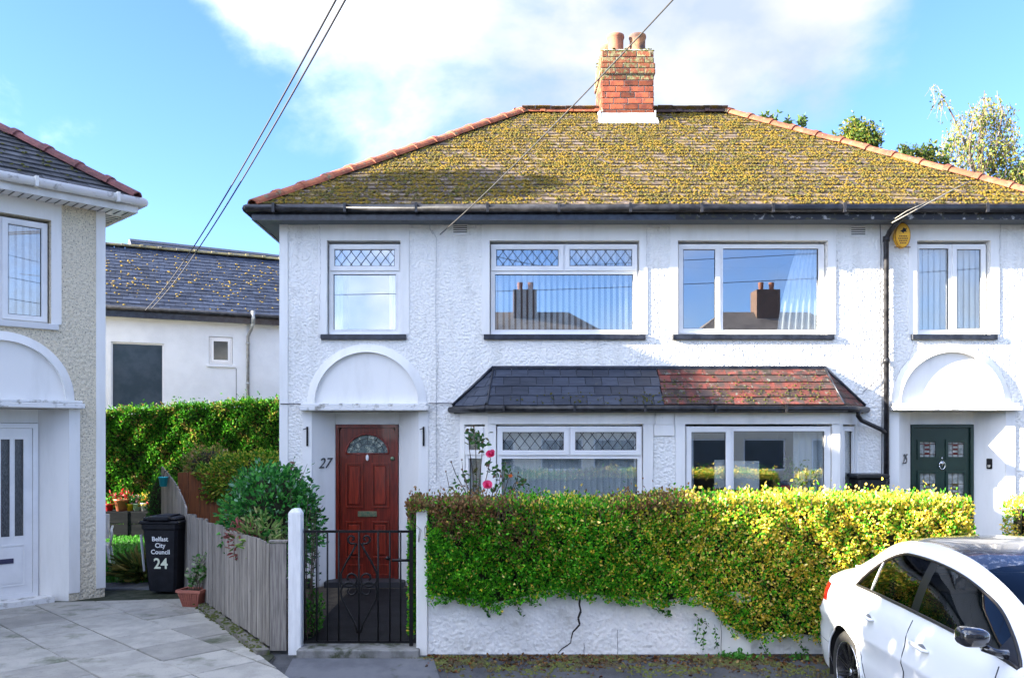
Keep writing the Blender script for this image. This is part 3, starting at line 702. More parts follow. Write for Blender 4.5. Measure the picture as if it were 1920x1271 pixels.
    for sx in (-1, 1):
        x = cx + sx * (cw + .02)
        m.prism([(x, cy0 - .04, zf - .02), (x, cy1, ez + hd * ROOFK - .05), (x, cy1, ez + hd * ROOFK + .1), (x, cy0 - .04, zf + .17)], (.015 * sx, 0, 0))
    m.build('flashing', LEAD, ch)
    return roof

main = thing('semi_detached_house', 'pair of white roughcast semi-detached houses with mossy hipped roof, red door 27 and green door', 'house', (-2.964, 11.43, 0), local=True)
pair(main, dict(cast=WCAST, band=SMOOTH, sill=DARKBLUE, plinth=True, step=mat('dark_step', (.03, .03, .035), rough=.6), tile=TILE, ridge=(RIDGE, RIDGED), moss=30000, bay_moss=True,
     left={'A': ('A', 0), 'B': ('B', 0), 'bay': ('B', 0)}, right={'A': ('D', .46), 'B': ('C', .57), 'bay': ('C', .58)},
     bay_mats=(BSLATE, BRED), bay_hip=DARKBLUE, gut=GUTB, gut_b=GUTB, fascia_b=DARKBLUE, fascia=DARKBLUE, fascia_r=GUTR, soffit=mat('grey_soffit', (.10, .12, .14), rough=.6)))
n24 = thing('semi_detached_house', 'neighbouring house at the left edge with grey pebble-dash, white gutter and white door', 'house', (-5.02 - HW * .70711, 10.8 - HW * .70711, 0), R(45), local=True)
pair(n24, dict(cast=GCAST, band=SMOOTH, sill=mat('grey_white_sill', (.66, .67, .68), rough=.6), tile=TILEL, ridge=(RIDGEP, RIDGEP), n_front=300, panel=SMOOTH, chimney_top=9.0,
     left={'A': ('A', 0), 'B': ('D', .6), 'bay': ('D', .6)}, right={'A': ('D', .50), 'B': ('D', .6), 'bay': ('D', .6)},
     bay_mats=(BSLATE, BSLATE), bay_hip=DARKBLUE, gut=GUTW, gut_b=GUTW, fascia_b=UPVC, fascia=mat('white_fascia', (.72, .71, .69), (.6, .59, .56), sc=5, rough=.4), soffit=UPVC, soffit_lines=True))
# some moss on the dark roof of the neighbour
nr = [c for c in n24.children if c.name.startswith('roof')][0]
u = rng.uniform(6.2, HW + .1, 2600); f = rng.uniform(.02, .8, 2600); ok = (u < HW + .25 - f * 3.575) & (lump(u, 0, f * 4, 2.2, 1) + rng.normal(0, .4, 2600) > .25)
lumps('moss', np.stack([u, -.36 + f * 3.575, 5.03 + f * 3.575 * ROOFK + .02], 1)[ok], (0, -.58, .815), .018, MOSSG, nr, flat=.4)

# ---- doors (local to each house)
def bx(parent, name, m, *a, b=0, M=None, label=None):
    q = MB(M); q.box(*a, b=b); return q.build(name, m, parent, label=label)
WOOD = mat('varnished_mahogany', (.19, .020, .010), (.085, .010, .006), sc=5, rough=.28, stretch=(9, 9, .7), lo=.4, hi=.62, spec=.5, bump=.1, bsc=12, coat=.4)
WOODP = mat('mahogany_panel', (.26, .028, .012), (.12, .014, .008), sc=5, rough=.28, stretch=(8, 8, .6), lo=.4, hi=.62, spec=.5, coat=.4)
BRASS = mat('tarnished_brass', (.12, .20, .13), (.28, .26, .15), sc=30, rough=.4, metal=.7)
CHROME = mat('brushed_chrome', (.75, .76, .78), rough=.15, metal=1)
ENAMEL = mat('white_enamel', (.8, .8, .8), rough=.2)
# red door: face at y .30; frame .691..1.549
m = MB(); m.holed(.692, 1.548, .075, 2.19, .285, .36, [(.735, 1.505, .075, 2.15)]); m.build('door_frame', WOOD, main)
m = MB(); cx, zf, rf = 1.12, 1.79, .288
K = 24
# leaf with a half-moon opening: fan of quads above, box below
m.box(.738, 1.502, .315, .358, .08, zf)
for k in range(K):
    a0, a1 = math.pi * k / K, math.pi * (k + 1) / K
    def edge(a):
        c, s = math.cos(a), math.sin(a); hw, hh = .382, 2.147 - zf
        t = min(hw / abs(c) if abs(c) > 1e-6 else 9, hh / s if s > 1e-6 else 9); return (cx + c * t, .315, zf + s * t)
    def arc(a, y=.315): return (cx + rf * math.cos(a), y, zf + rf * .92 * math.sin(a))
    m.quad(arc(a0), edge(a0), edge(a1), arc(a1)); m.quad(arc(a0, .345), arc(a0), arc(a1), arc(a1, .345))
m.poly([edge(0), (cx + .382, .315, 2.147), edge(math.atan2(2.147 - zf, .382))]); 
m.poly([edge(math.pi), edge(math.pi - math.atan2(2.147 - zf, .382)), (cx - .382, .315, 2.147)])
door = m.build('front_door', WOOD, main, label='varnished red-brown panelled front door with a half-moon light')
m = MB(); m.tube([(cx + (rf + .005) * math.cos(math.pi * k / K), .312, zf + (rf + .005) * .92 * math.sin(math.pi * k / K)) for k in range(K + 1)], .012, 6); m.tube([(cx - rf - .01, .312, zf), (cx + rf + .01, .312, zf)], .012, 6); m.build('glazing_bead', WOODP, door)
m = MB(); m.poly([(cx + rf * math.cos(math.pi * k / K), .335, zf + rf * .92 * math.sin(math.pi * k / K)) for k in range(K, -1, -1)])
m.build('fanlight', mat('patterned_glass', (.10, .14, .13), (.42, .45, .36), sc=22, lo=.5, hi=.62, rough=.15, spec=.7, bump=.7, bsc=40, c3=(.03, .05, .055), sc3=30, lo3=.55, hi3=.6), door)
m = MB()
for q, e in ((.5, 1), (.78, 1)):
    m.tube([(cx + rf * q * math.cos(math.pi * k / K), .330, zf + rf * .92 * q * math.sin(math.pi * k / K)) for k in range(K + 1)], .003, 4)
for a in (30, 60, 90, 120, 150): m.tube([(cx + rf * .5 * math.cos(R(a)), .330, zf + rf * .46 * math.sin(R(a))), (cx + rf * math.cos(R(a)), .330, zf + rf * .92 * math.sin(R(a)))], .003, 4)
m.build('lead_came', LEADC, door)
for (a, b) in ((.822, 1.060), (1.180, 1.418)):
    for (c, d) in ((1.05, 1.665), (.36, .86)):
        m = MB(); m.holed(a, b, c, d, .296, .3145, [(a + .018, b - .018, c + .018, d - .018)]); m.box(a + .042, b - .042, .296, .3145, c + .042, d - .042, b=.009)
        m.build('door_panel', WOODP, door)
    m = MB(); m.holed(a, b, .12, .27, .303, .3145, [(a + .018, b - .018, .138, .252)]); m.build('door_panel', WOODP, door)
m = MB(); m.box(.99, 1.25, .298, .3145, .925, 1.0, b=.004); m.box(1.02, 1.22, .292, .2975, .945, .980, b=.002); m.build('letterbox', BRASS, door)
m = MB(); m.lathe([(0.001, -.045), (.018, -.03), (.022, 0), (.018, .03), (.001, .045)], 12, M=Matrix.Translation((1.12, .305, 1.735)) @ Matrix.Scale(.5, 4, (0, 1, 0))); m.build('door_knocker', ENAMEL, door)
m = MB(); m.lathe([(.03, 0), (.03, .02), (.02, .03)], 16, M=Matrix.Translation((1.465, .314, 1.725)) @ Matrix.Rotation(math.pi / 2, 4, 'X')); m.build('door_lock', BRASS, door)
# numbers
def text(s, size, M, name, m, parent, ext=.004, label=None, shear=0, space=1.0, bold=0):
    c = bpy.data.curves.new(name, 'FONT'); c.body = s; c.size = size; c.extrude = ext; c.align_x = 'CENTER'; c.shear = shear; c.space_line = .95; c.space_character = space
    c.offset = bold; c.resolution_u = 3
    o = bpy.data.objects.new('tmp', c); me = bpy.data.meshes.new_from_object(o); me.name = name; bpy.data.objects.remove(o)
    me.materials.append(m); o = inst(name, me, parent, M)
    if label: o['label'] = label
    return o
UPR = Matrix.Rotation(math.pi / 2, 4, 'X')
IRON = mat('painted_number', (.05, .055, .06), rough=.4)
sp = math.atan2(.30, .257)
text('27', .20, Matrix.Translation((.565, .145, 1.60)) @ Matrix.Rotation(sp, 4, 'Z') @ UPR, 'house_number', IRON, main, shear=.35, label='dark italic 27 beside the red door')
text('25', .19, Matrix.Translation((8.43, .128, 1.66)) @ Matrix.Rotation(sp, 4, 'Z') @ UPR, 'house_number', mat('grey_number', (.10, .10, .10), rough=.4), main, shear=.35, label='grey italic 25 beside the green door')
for x in (.37, 1.925):
    m = MB(); m.box(x - .012, x + .012, -.035, -.0145, 1.90, 2.16, b=.004); m.tube([(x, -.03, 2.14), (x - .05, -.05, 2.12)], .006, 5); m.build('iron_bracket', BLACK, main)
# green door 25
GRN = mat('dark_green_paint', (.010, .032, .026), (.014, .04, .032), sc=4, rough=.3, spec=.5)
MI = lambda x: HW - x
m = MB(); m.holed(MI(1.548), MI(.692), .075, 2.19, .285, .36, [(MI(1.505), MI(.735), .075, 2.15)]); m.build('door_frame', GRN, main)
d0, d1 = MI(1.502), MI(.738); cxr = (d0 + d1) / 2
gw = [(d0 + .07, d0 + .305), (d1 - .305, d1 - .07)]; holes = [(a, b, c, d) for a, b in gw for c, d in ((1.74, 1.96), (1.08, 1.53))]
m = MB(); m.holed(d0, d1, .08, 2.147, .315, .358, holes); gd = m.build('front_door', GRN, main, label='dark green front door with four leaded lights')
PG = mat('bevelled_door_glass', (.42, .44, .42), (.20, .23, .22), sc=14, rough=.15, spec=.7, bump=.4, bsc=50)
RG = mat('red_stained_glass', (.12, .02, .02), rough=.2)
for (a, b, c, d) in holes:
    m = MB(); m.holed(a - .025, b + .025, c - .025, d + .025, .298, .3145, [(a + .008, b - .008, c + .008, d - .008)]); m.build('glazing_bead', GRN, gd)
    m = MB(); m.box(a, b, .33, .334, c, d); m.build('pane', PG, gd)
    m = MB(); xm, zm = (a + b) / 2, (c + d) / 2; w = .04
    for x in (xm - w, xm + w): m.tube([(x, .327, c), (x, .327, d)], .004, 4)
    for z in (zm - .07, zm + .07): m.tube([(a, .327, z), (b, .327, z)], .004, 4)
    for z in (zm - .055, zm + .0, zm + .055): m.box(xm - .03, xm + .03, .322, .326, z - .012, z + .012)
    m.build('lead_came', RG if d > 1.6 else mat('amber_came', (.10, .07, .02), rough=.3), gd)
for (a, b) in gw:
    m = MB(); m.holed(a - .01, b + .01, .2, .8, .303, .3145, [(a + .01, b - .01, .22, .78)]); m.holed(a + .03, b - .03, .24, .76, .306, .3145, []); m.build('door_panel', GRN, gd)
m = MB(); m.tube([(cxr + .04 * math.cos(t), .295, 1.63 + .055 * math.sin(t)) for t in np.linspace(-math.pi, math.pi, 17)], .008, 6); m.lathe([(.001, -.04), (.028, 0), (.001, .04)], 10, M=Matrix.Translation((cxr, .30, 1.66)) @ Matrix.Scale(.5, 4, (0, 1, 0))); m.lathe([(.001, -.02), (.012, 0), (.001, .02)], 10, c=(cxr, .30, 1.73)); m.build('door_knocker', CHROME, gd)
ms_ = Matrix.Translation((MI(.55), .15, 1.66)) @ Matrix.Rotation(-sp, 4, 'Z')
m = MB(ms_); m.box(-.035, .035, -.03, .0, -.07, .07, b=.008); ic = m.build('intercom', BLACK, main, label='small black intercom beside the green door')
m = MB(ms_); m.box(-.018, .018, -.034, -.031, -.05, -.015, b=.001); m.build('button', CHROME, ic)
# neighbour's white door with two tall obscured panels
m = MB(); m.holed(MI(1.548), MI(.692), .075, 2.19, .27, .36, [(MI(1.49), MI(.75), .12, 2.13)]); m.build('door_frame', UPVC, n24)
d0, d1 = MI(1.487), MI(.753); gx = [(d1 - .62, d1 - .49), (d1 - .42, d1 - .29), (d1 - .22, d1 - .09)]
gx = [(d1 - .35, d1 - .245), (d1 - .20, d1 - .095), (d1 - .50, d1 - .395), (d1 - .65, d1 - .545)]
m = MB(); m.holed(d0, d1, .12, 2.127, .285, .335, [(a, b, .82, 2.00) for a, b in gx] ); wd = m.build('front_door', UPVC, n24)
for a, b in gx:
    m = MB(); m.box(a, b, .315, .32, .82, 2.00); m.build('pane', mat('rippled_door_glass', (.045, .05, .055), (.09, .10, .11), sc=30, stretch=(6, 6, 1), rough=.15, spec=.7, bump=.5, bsc=30), wd)
    m = MB(); m.holed(a - .006, b + .006, .814, 2.006, .279, .2845, [(a + .004, b - .004, .824, 1.996)]); m.build('glazing_bead', UPVC, wd)
m = MB(); m.holed(d0 + .07, d1 - .08, .22, .72, .276, .2845, [(d0 + .085, d1 - .095, .235, .705)]); m.holed(d0 + .11, d1 - .12, .26, .68, .279, .2845, []); m.build('door_panel', UPVC, wd)
bx(wd, 'letterbox', mat('dark_letterbox', (.04, .04, .09), rough=.3), d1 - .52, d1 - .21, .27, .2755, .50, .56, b=.002)
# ---- things fixed to the front of the pair
for (a, b, c, d) in ((848, 878, 421, 441), (1593, 1624, 425, 445)):
    x0, x1, z0, z1 = PX(a, 11.43) + 2.964, PX(b, 11.43) + 2.964, PZ(d, 11.43), PZ(c, 11.43)
    m = MB(); m.holed(x0, x1, z0, z1, -.02, -.001, [(x0 + .015, x1 - .015, z0 + .015, z1 - .015)])
    vt = m.build('air_vent', SMOOTH, main); m = MB(); m.box(x0 + .012, x1 - .012, -.006, -.002, z0 + .012, z1 - .012); m.build('vent_dark_backing', mat('vent_shadow', (.08, .08, .08), rough=.9), vt)  # dark sheet paints in the shade behind the louvres
    m = MB(); n = 4
    for i in range(n):
        z = z0 + .02 + i * (z1 - z0 - .03) / n; m.prism([(x0 + .016, -.019, z), (x0 + .016, -.008, z + .014), (x0 + .016, -.0065, z + .014), (x0 + .016, -.017, z - .004)], (x1 - x0 - .032, 0, 0))
    m.build('louvre', SMOOTH, vt)
# downpipe with swan neck, branch from the bay
m = MB(); dx = PX(1663, 11.35) + 2.964
m.tube([(dx + .06, -.36, 4.96), (dx + .06, -.34, 4.86), (dx + .02, -.12, 4.74), (dx, -.06, 4.66), (dx, -.06, .1)], .034, 10)
for z in (4.62, 3.0, 1.4): m.tube([(dx, -.06, z), (dx, -.06, z + .07)], .044, 10)
e1 = HW - 2.50
m.tube([(e1, -.26, 2.37), (e1, -.24, 2.30), (e1 + .06, -.20, 2.24), (dx - .08, -.09, 2.12), (dx, -.06, 2.07)], .03, 8)
m.build('downpipe', GUTB, main)
m = MB(Matrix.Translation((PX(1690, 11.35) + 2.964, -.10, PZ(441, 11.3))) @ Matrix.Scale(1.0, 4)); 
YEL = mat('weathered_yellow_plastic', (.80, .42, .02), (.66, .34, .02), sc=8, rough=.4)
K = 28; ring = [(.105 * math.cos(2 * math.pi * k / K), .168 * math.sin(2 * math.pi * k / K)) for k in range(K)]
m.prism([(a, -.02, b) for a, b in ring], (0, .05, 0)); m.prism([(a * .88, -.035, b * .9) for a, b in ring], (0, .0145, 0))
al = m.build('alarm_box', YEL, main, label='oval yellow alarm box under the gutter')
m = MB(Matrix.Translation((PX(1690, 11.35) + 2.964, -.10, PZ(441, 11.3))))
m.holed(.108 * -1, .108, -.16, -.150, -.012, -.002, []); 
for k in range(K):
    a, b = ring[k], ring[(k + 1) % K]; m.quad((a[0] * 1.0, -.0205, a[1]), (b[0], -.0205, b[1]), (b[0] * .93, -.0205, b[1] * .95), (a[0] * .93, -.0205, a[1] * .95))
m.build('rim', mat('brown_rim', (.16, .07, .02), rough=.5), al)
m = MB(Matrix.Translation((PX(1690, 11.35) + 2.964, -.137, PZ(441, 11.3))))
m.poly([(-.045, 0, .05), (-.01, 0, .075), (.0, 0, .10), (.03, 0, .085), (.05, 0, .095), (.035, 0, .06), (.05, 0, .04), (.01, 0, .045), (.0, 0, .02), (-.02, 0, .045)][::-1])
m.build('emblem', BLACK, al)
for (z, wds) in ((-.015, 5), (-.045, 6), (-.075, 5), (-.105, 4)):
    m = MB(Matrix.Translation((PX(1690, 11.35) + 2.964, -.137, PZ(441, 11.3) + z))); 
    for k in range(wds):
        x = (k - wds / 2) * .022; m.box(x, x + .016, -.001, .0005, -.008, .008)
    m.build('lettering', mat('brown_lettering', (.14, .06, .02), rough=.6), al)
# meter box
x0, x1 = PX(1608, 11.1) + 2.964, PX(1662, 11.1) + 2.964
mx_ = thing('storage_box', 'black plastic box against the white wall beside the bay', 'box', (x0 - 2.964 + .19, 11.1, 0))
m = MB(); m.box(x0 - 2.964, x1 - 2.964, 11.05, 11.40, .05, 1.48, b=.02); m.build('box_body', mat('black_plastic', (.015, .016, .018), rough=.4), mx_)
m = MB(); m.box(x0 - 2.984, x1 - 2.944, 11.03, 11.41, 1.482, 1.54, b=.015); m.build('lid', MATS['black_plastic'], mx_)
# blinds, curtains
def blind(label, x0, x1, z0, z1, y, rot, pitch=.079, root=main, w=.089, drop=True):
    M0 = root.matrix_basis if False else (Matrix.Translation(root.location) @ Matrix.Rotation(root.rotation_euler.z, 4, 'Z'))
    t = thing('vertical_blind', label, 'blind', M0 @ Vector(((x0 + x1) / 2, y, z0)), root.rotation_euler.z, group=None, local=True)
    m = MB(); m.box(-(x1 - x0) / 2, (x1 - x0) / 2, -.02, .02, z1 - z0, z1 - z0 + .03); m.build('head_rail', UPVC, t)
    b = MB(); c = .012
    for k in range(4):
        u0, u1 = -w / 2 + w * k / 4, -w / 2 + w * (k + 1) / 4; f = lambda u: c * (1 - (2 * u / w) ** 2)
        b.quad((u0, f(u0), .01), (u1, f(u1), .01), (u1, f(u1), z1 - z0), (u0, f(u0), z1 - z0))
    me = b.mesh('slat', BLIND); n = int((x1 - x0) / pitch); rr = random.Random(len(label))
    for i in range(n):
        inst('slat', me, t, Matrix.Translation((-(x1 - x0) / 2 + (i + .5) * (x1 - x0) / n, 0, 0)) @ Matrix.Rotation(R(rot + rr.uniform(-4, 4)), 4, 'Z'))
blind('vertical blind in the upstairs window above the black slate bay', 2.83, 4.79, 3.42, 4.60, .20, 52)
blind('vertical blind in the ground floor bay beside the rose bush', 2.93, 4.77, .97, 2.17, -.27, 20)
blind('vertical blind in the upstairs window above the green door', HW - 1.60, HW - .64, 3.42, 4.60, .20, 24)
blind('vertical blind upstairs in the grey pebble-dashed house', HW - 1.60, HW - .64, 3.42, 4.60, .20, 40, root=n24)
def curtain(label, x0, x1, z0, z1, y, xt=None, n=7, cat='curtain', amp=.03, m_=None):
    """gathered cloth hanging from z1; at the foot it spans x0..x1, at the head xt"""
    xt = xt or (x0, x1); m = MB(); m.smooth = True; K = n * 8; Z = 12; vs = []
    for j in range(Z + 1):
        f = j / Z
        for k in range(K + 1):
            s = k / K; xa = x0 + (x1 - x0) * s; xb = xt[0] + (xt[1] - xt[0]) * s; g = f ** 1.5
            vs.append((xa * (1 - g) + xb * g - 2.964, 11.43 + y + amp * math.sin(s * n * 2 * math.pi) * (1 - .3 * f), z0 + (z1 - z0) * f))
    fs = [(j * (K + 1) + k, j * (K + 1) + k + 1, (j + 1) * (K + 1) + k + 1, (j + 1) * (K + 1) + k) for j in range(Z) for k in range(K)]
    m.add(vs, fs); o = m.build('curtain', m_ or CURT, None, label=label, cat=cat); return o
curtain('white curtain swept aside in the large upstairs window beside the alarm', HW - 3.40, HW - 2.86, 3.42, 4.58, .26, (HW - 3.14, HW - 2.86), 6)
curtain('pale curtain strip at the right of the downstairs bay above the bright hedge', HW - 3.33, HW - 2.93, .97, 2.17, -.18, n=5)
curtain('narrow pale curtain at the left of the downstairs bay above the bright hedge', 5.36, 5.50, .97, 2.17, -.18, n=2)
curtain('pale curtain at the left of the small upstairs window over the red door', .66, .80, 3.42, 4.58, .26, n=2)
curtain('pale curtain at the right of the small upstairs window over the red door', 1.43, 1.56, 3.42, 4.58, .26, n=2)
curtain('dark tied curtain at the right end of the window blind above the black slate bay', 4.70, 4.80, 3.42, 4.6, .30, n=2, m_=mat('brown_curtain', (.25, .22, .17), rough=.9))
# notices in the bay window
PAPER = mat('white_paper', (.82, .83, .82), rough=.7)
for (a, b, c, d, lb) in ((1340, 1361, 862, 915, 'white sheet of paper taped in the narrow left light of the bay'), (1376, 1424, 864, 918, 'white paper sheet taped in the large right light of the bay')):
    m = MB(); m.box(PX(a, 11.12), PX(b, 11.12), 11.13, 11.133, PZ(d, 11.12), PZ(c, 11.12)); m.build('paper_notice', PAPER, None, label=lb, cat='notice')

# ------------------------------------------------------------------ ground
ASPH = mat('worn_asphalt', (.050, .052, .058), (.085, .088, .095), sc=3, rough=.85, bump=.7, bsc=140, bdist=.006, c3=(.035, .045, .02), sc3=2.2, lo3=.60, hi3=.72, c4=(.16, .16, .17), sc4=160, lo4=.62, hi4=.68)
SOIL = mat('garden_soil', (.045, .035, .025), (.08, .065, .045), sc=6, rough=.95, bump=.8, bsc=40, bdist=.02)
GRASSB = mat('lawn_ground', (.03, .10, .015), (.05, .13, .02), sc=5, rough=.95, bump=.6, bsc=60)
PATH = mat('dark_path', (.005, .005, .006), (.010, .010, .012), sc=5, spec=.12, rough=.7, bump=.5, bsc=60, bdist=.006)
CONC = mat('mossy_concrete', (.20, .19, .17), (.12, .11, .09), sc=6, rough=.9, bump=.7, bsc=50, bdist=.01, c3=(.07, .09, .02), sc3=5, lo3=.52, hi3=.62)
CONCP = mat('pale_concrete', (.24, .24, .235), (.15, .15, .14), sc=7, rough=.9, bump=.7, bsc=70, c3=(.05, .06, .03), sc3=6, lo3=.5, hi3=.62)
prof = [(-400, -.35), (3, -.32), (5.6, -.28), (6.6, -.225), (7.1, -.185), (7.5, -.10), (7.8, -.035), (8.0, -.004), (8.14, .0)]
def sheet(name, x0, x1, prof, m, nx=1, kind='structure', z=0):
    q = MB(); xs = np.linspace(x0, x1, nx + 1)
    for i in range(nx):
        for (ya, za), (yb, zb) in zip(prof, prof[1:]): q.quad((xs[i], ya, za + z), (xs[i + 1], ya, za + z), (xs[i + 1], yb, zb + z), (xs[i], yb, zb + z))
    return q.build(name, m, None, kind=kind)
sheet('road', -400, 400, prof, ASPH)
sheet('garden_ground', -400, 400, [(8.14, .0), (500, .0)], SOIL)
sheet('lawn', -11.5, -4.45, [(11.62, .012), (17.4, .016)], GRASSB)
sheet('path', -1.95, -.84, [(8.17, .035), (11.13, .05)], PATH)
m = MB(); m.box(-1.90, -.76, 7.90, 8.169, -.1, .062, b=.012); m.build('step', CONCP, None, kind='structure')
m = MB(); m.prism([(PX(548, 7.85), 7.87, -.02), (PX(812, 7.85), 7.87, -.02), (PX(830, 7.3), 7.3, -.12), (PX(520, 7.3), 7.3, -.12)], (0, 0, .012)); m.build('pavement', mat('ramp_asphalt', (.10, .105, .12), (.14, .145, .16), sc=3, rough=.85, bump=.7, bsc=120, bdist=.006, c3=(.05, .06, .04), sc3=4, lo3=.6, hi3=.7), None, kind='structure')
# patio of square slabs in front of the neighbour
SLAB = mat('concrete_slab', (.40, .385, .345), (.31, .30, .27), sc=3.5, rough=.85, bump=.7, bsc=90, bdist=.006, rnd=.2, c3=(.08, .10, .05), sc3=1.6, lo3=.57, hi3=.70, c4=(.20, .20, .20), sc4=50, lo4=.62, hi4=.68)
def clip(poly, p, n):
    out = []
    for i in range(len(poly)):
        a, b = poly[i], poly[(i + 1) % len(poly)]; da, db = (a - p).dot(n), (b - p).dot(n)
        if da <= 0: out.append(a)
        if (da < 0 < db) or (db < 0 < da): out.append(a.lerp(b, da / (da - db)))
    return out
pat = thing('patio', 'pale concrete slab driveway in front of the neighbouring house', 'patio', (-4.5, 8.5, 0)); 
del pat['category']; del pat['label']; pat['kind'] = 'structure'
U2, V2 = Vector((.70711, .70711)), Vector((.70711, -.70711))
fA, fB = Vector((-2.175, 8.0)), Vector((-4.06, 11.0)); fd = (fB - fA).normalized(); fn = Vector((fd.y, -fd.x))   # right of the fence
fn = fn if fn.x > 0 else -fn
cnt = 0
for i in range(-3, 16):
    for j in range(-26, -6):
        a, b = .28 + .6 * i - .6, .6 * j + .2
        q = [U2 * (a + x) + V2 * (b + y) for x, y in ((.006, .006), (.594, .006), (.594, .594), (.006, .594))]
        q = clip(q, fA - fn * .11, fn)
        if q: q = clip(q, Vector((0, 11.22)), Vector((-.15, 1)).normalized())
        if q: q = clip(q, Vector((-5.02, 10.8)) + V2 * .03, -V2) if False else q
        if q: q = clip(q, Vector((-2.0, 7.62)), Vector((.35, -1)).normalized()) if False else q
        if len(q) < 3: continue
        c = sum(q, Vector((0, 0))) / len(q)
        if c.y < 5.6 or c.x < -8.2 or (c - Vector((-5.02, 10.8))).dot(-V2) > .25 and (c - Vector((-5.02, 10.8))).dot(U2) < .1: continue
        mb = MB(); t = Vector((random.uniform(-.004, .004), random.uniform(-.004, .004))); z = random.uniform(.0, .007)
        cc = c
        vs = [(p.x, p.y, .012 + z + (p - cc).dot(t)) for p in q]; 
        ar = sum(q[k].x * q[(k + 1) % len(q)].y - q[(k + 1) % len(q)].x * q[k].y for k in range(len(q)))
        if ar < 0: vs = vs[::-1]
        inner = [((x - cc.x) * .985 + cc.x, (y - cc.y) * .985 + cc.y, zz) for x, y, zz in vs]; outer = [(x, y, zz - .006) for x, y, zz in vs]; n = len(vs)
        mb.add(inner + outer + [(x, y, -.06) for x, y, zz in vs], [tuple(range(n))] + [(k + n, (k + 1) % n + n, (k + 1) % n, k) for k in range(n)] + [(k + 2 * n, (k + 1) % n + 2 * n, (k + 1) % n + n, k + n) for k in range(n)])
        mb.build('slab', SLAB, pat); cnt += 1
m = MB(); m.poly([(-8.4, 5.3, .006), (-2.1, 5.3, .006), (-2.1, 7.9, .006), (-4.2, 11.25, .006), (-8.4, 11.25, .006)]); m.box(-8.4, -2.12, 5.28, 5.32, -.35, .005); m.build('joint_mortar', mat('mossy_joint', (.02, .028, .012), (.05, .055, .035), sc=8, rough=.95, bump=.5, bsc=60), pat)
m = MB(); m.quad((-2.098, 5.3, -.3), (-2.098, 7.9, -.3), (-2.098, 7.9, .0), (-2.098, 5.3, .0)); m.build('patio_edge', CONC, pat)
# grey strip between patio and lawn
m = MB(); m.prism([(-6.6, 11.15, .008), (-4.1, 11.27, .008), (-4.3, 11.75, .008), (-6.6, 11.60, .008)], (0, 0, .022)); m.build('path', mat('damp_concrete', (.13, .14, .16), (.09, .10, .11), sc=3, rough=.7, bump=.5, bsc=50), None, kind='structure')
# lawn blades
n = 16000; gx = rng.uniform(-9, -4.5, n); gy = rng.uniform(11.66, 17.2, n)
leaves('grass', np.stack([gx, gy, np.full(n, .012)], 1), np.stack([rng.normal(0, .35, n), rng.normal(0, .35, n), np.ones(n)], 1), .055, palette(n, [(.05, .26, .02), (.09, .34, .03), (.03, .15, .02)], [4, 3, 2]), aspect=.18, kind='stuff', label='green lawn grass behind the neighbouring house')
# litter and moss along the foot of the garden wall
n = 5200; lx = rng.uniform(-.7, 6.5, n); ly = 7.98 - np.abs(rng.normal(0, .15, n)) - .02; 
dn = rng.random(n) < .45 + .3 * lump(lx, 0, 0, 1.2, 3); lx, ly = lx[dn], ly[dn]; n = len(lx)
lz = np.interp(ly, [p[0] for p in prof], [p[1] for p in prof]) + .006
leaves('leaf_litter', np.stack([lx, ly, lz], 1), np.stack([rng.normal(0, 1, n), rng.normal(0, 1, n), rng.uniform(0, .5, n)], 1), .035, palette(n, [(.14, .07, .025), (.22, .12, .04), (.07, .035, .02), (.30, .20, .07), (.20, .04, .02)], [4, 3, 4, 2, 1]), aspect=.6, kind='stuff', label='brown fallen leaves along the foot of the white garden wall')
n = 9000; lx = rng.uniform(-.9, 4, n); ly = 7.96 - np.abs(rng.normal(0, .17, n)); ok = lump(lx, 0, ly * 3, 1.6, .7) > -.15; lx, ly = lx[ok], ly[ok]
lumps('moss', np.stack([lx, ly, np.interp(ly, [p[0] for p in prof], [p[1] for p in prof])], 1), (0, -.1, 1), .014, mat('verge_moss', (.11, .13, .03), (.08, .06, .035), sc=9, rough=1, bump=.5, bsc=60), None)
COL.objects[-1]['label'] = 'mossy verge along the foot of the garden wall'

# ------------------------------------------------------------------ leaf helpers for shrubs
GREEN = [(.035, .17, .010), (.06, .25, .015), (.02, .09, .008), (.11, .32, .02)]
def shrub(name, label, cat, c, r, n, size, cols, w, group=None, stems=5, aspect=.5, flat=0, core=None):
    t = thing(name, label, cat, (c[0], c[1], max(0, c[2] - r[2])), 0, group)
    d = rng.normal(size=(n, 3)); d /= np.linalg.norm(d, axis=1, keepdims=True)
    rad = 1 + .20 * lump(d[:, 0] * 2, d[:, 1], d[:, 2] * 2, 1.3, c[0]) ; f = rng.beta(5, 1.2, n) * rad
    P = np.array(c) + d * np.array(r) * f[:, None]
    leaves('foliage', P, d + rng.normal(0, .7, (n, 3)) + [0, 0, .3], size, palette(n, cols, w), t, aspect=aspect)
    m = MB(); 
    for k in range(stems):
        a = rng.uniform(0, 6.28); e = Vector((c[0] + r[0] * .7 * math.cos(a), c[1] + r[1] * .7 * math.sin(a), c[2] + r[2] * rng.uniform(-.2, .7)))
        b = Vector((c[0] + .05 * math.cos(a), c[1] + .05 * math.sin(a), max(0, c[2] - r[2]) - .02)); m.tube([b, b.lerp(e, .5) + Vector((0, 0, .05)), e], [.014, .010, .004], 5)
    m.build('stems', BARK, t)
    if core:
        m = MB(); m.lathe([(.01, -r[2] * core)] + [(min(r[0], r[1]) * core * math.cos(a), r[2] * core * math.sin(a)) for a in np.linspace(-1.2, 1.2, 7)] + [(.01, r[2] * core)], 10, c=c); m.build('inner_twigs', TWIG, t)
    return t
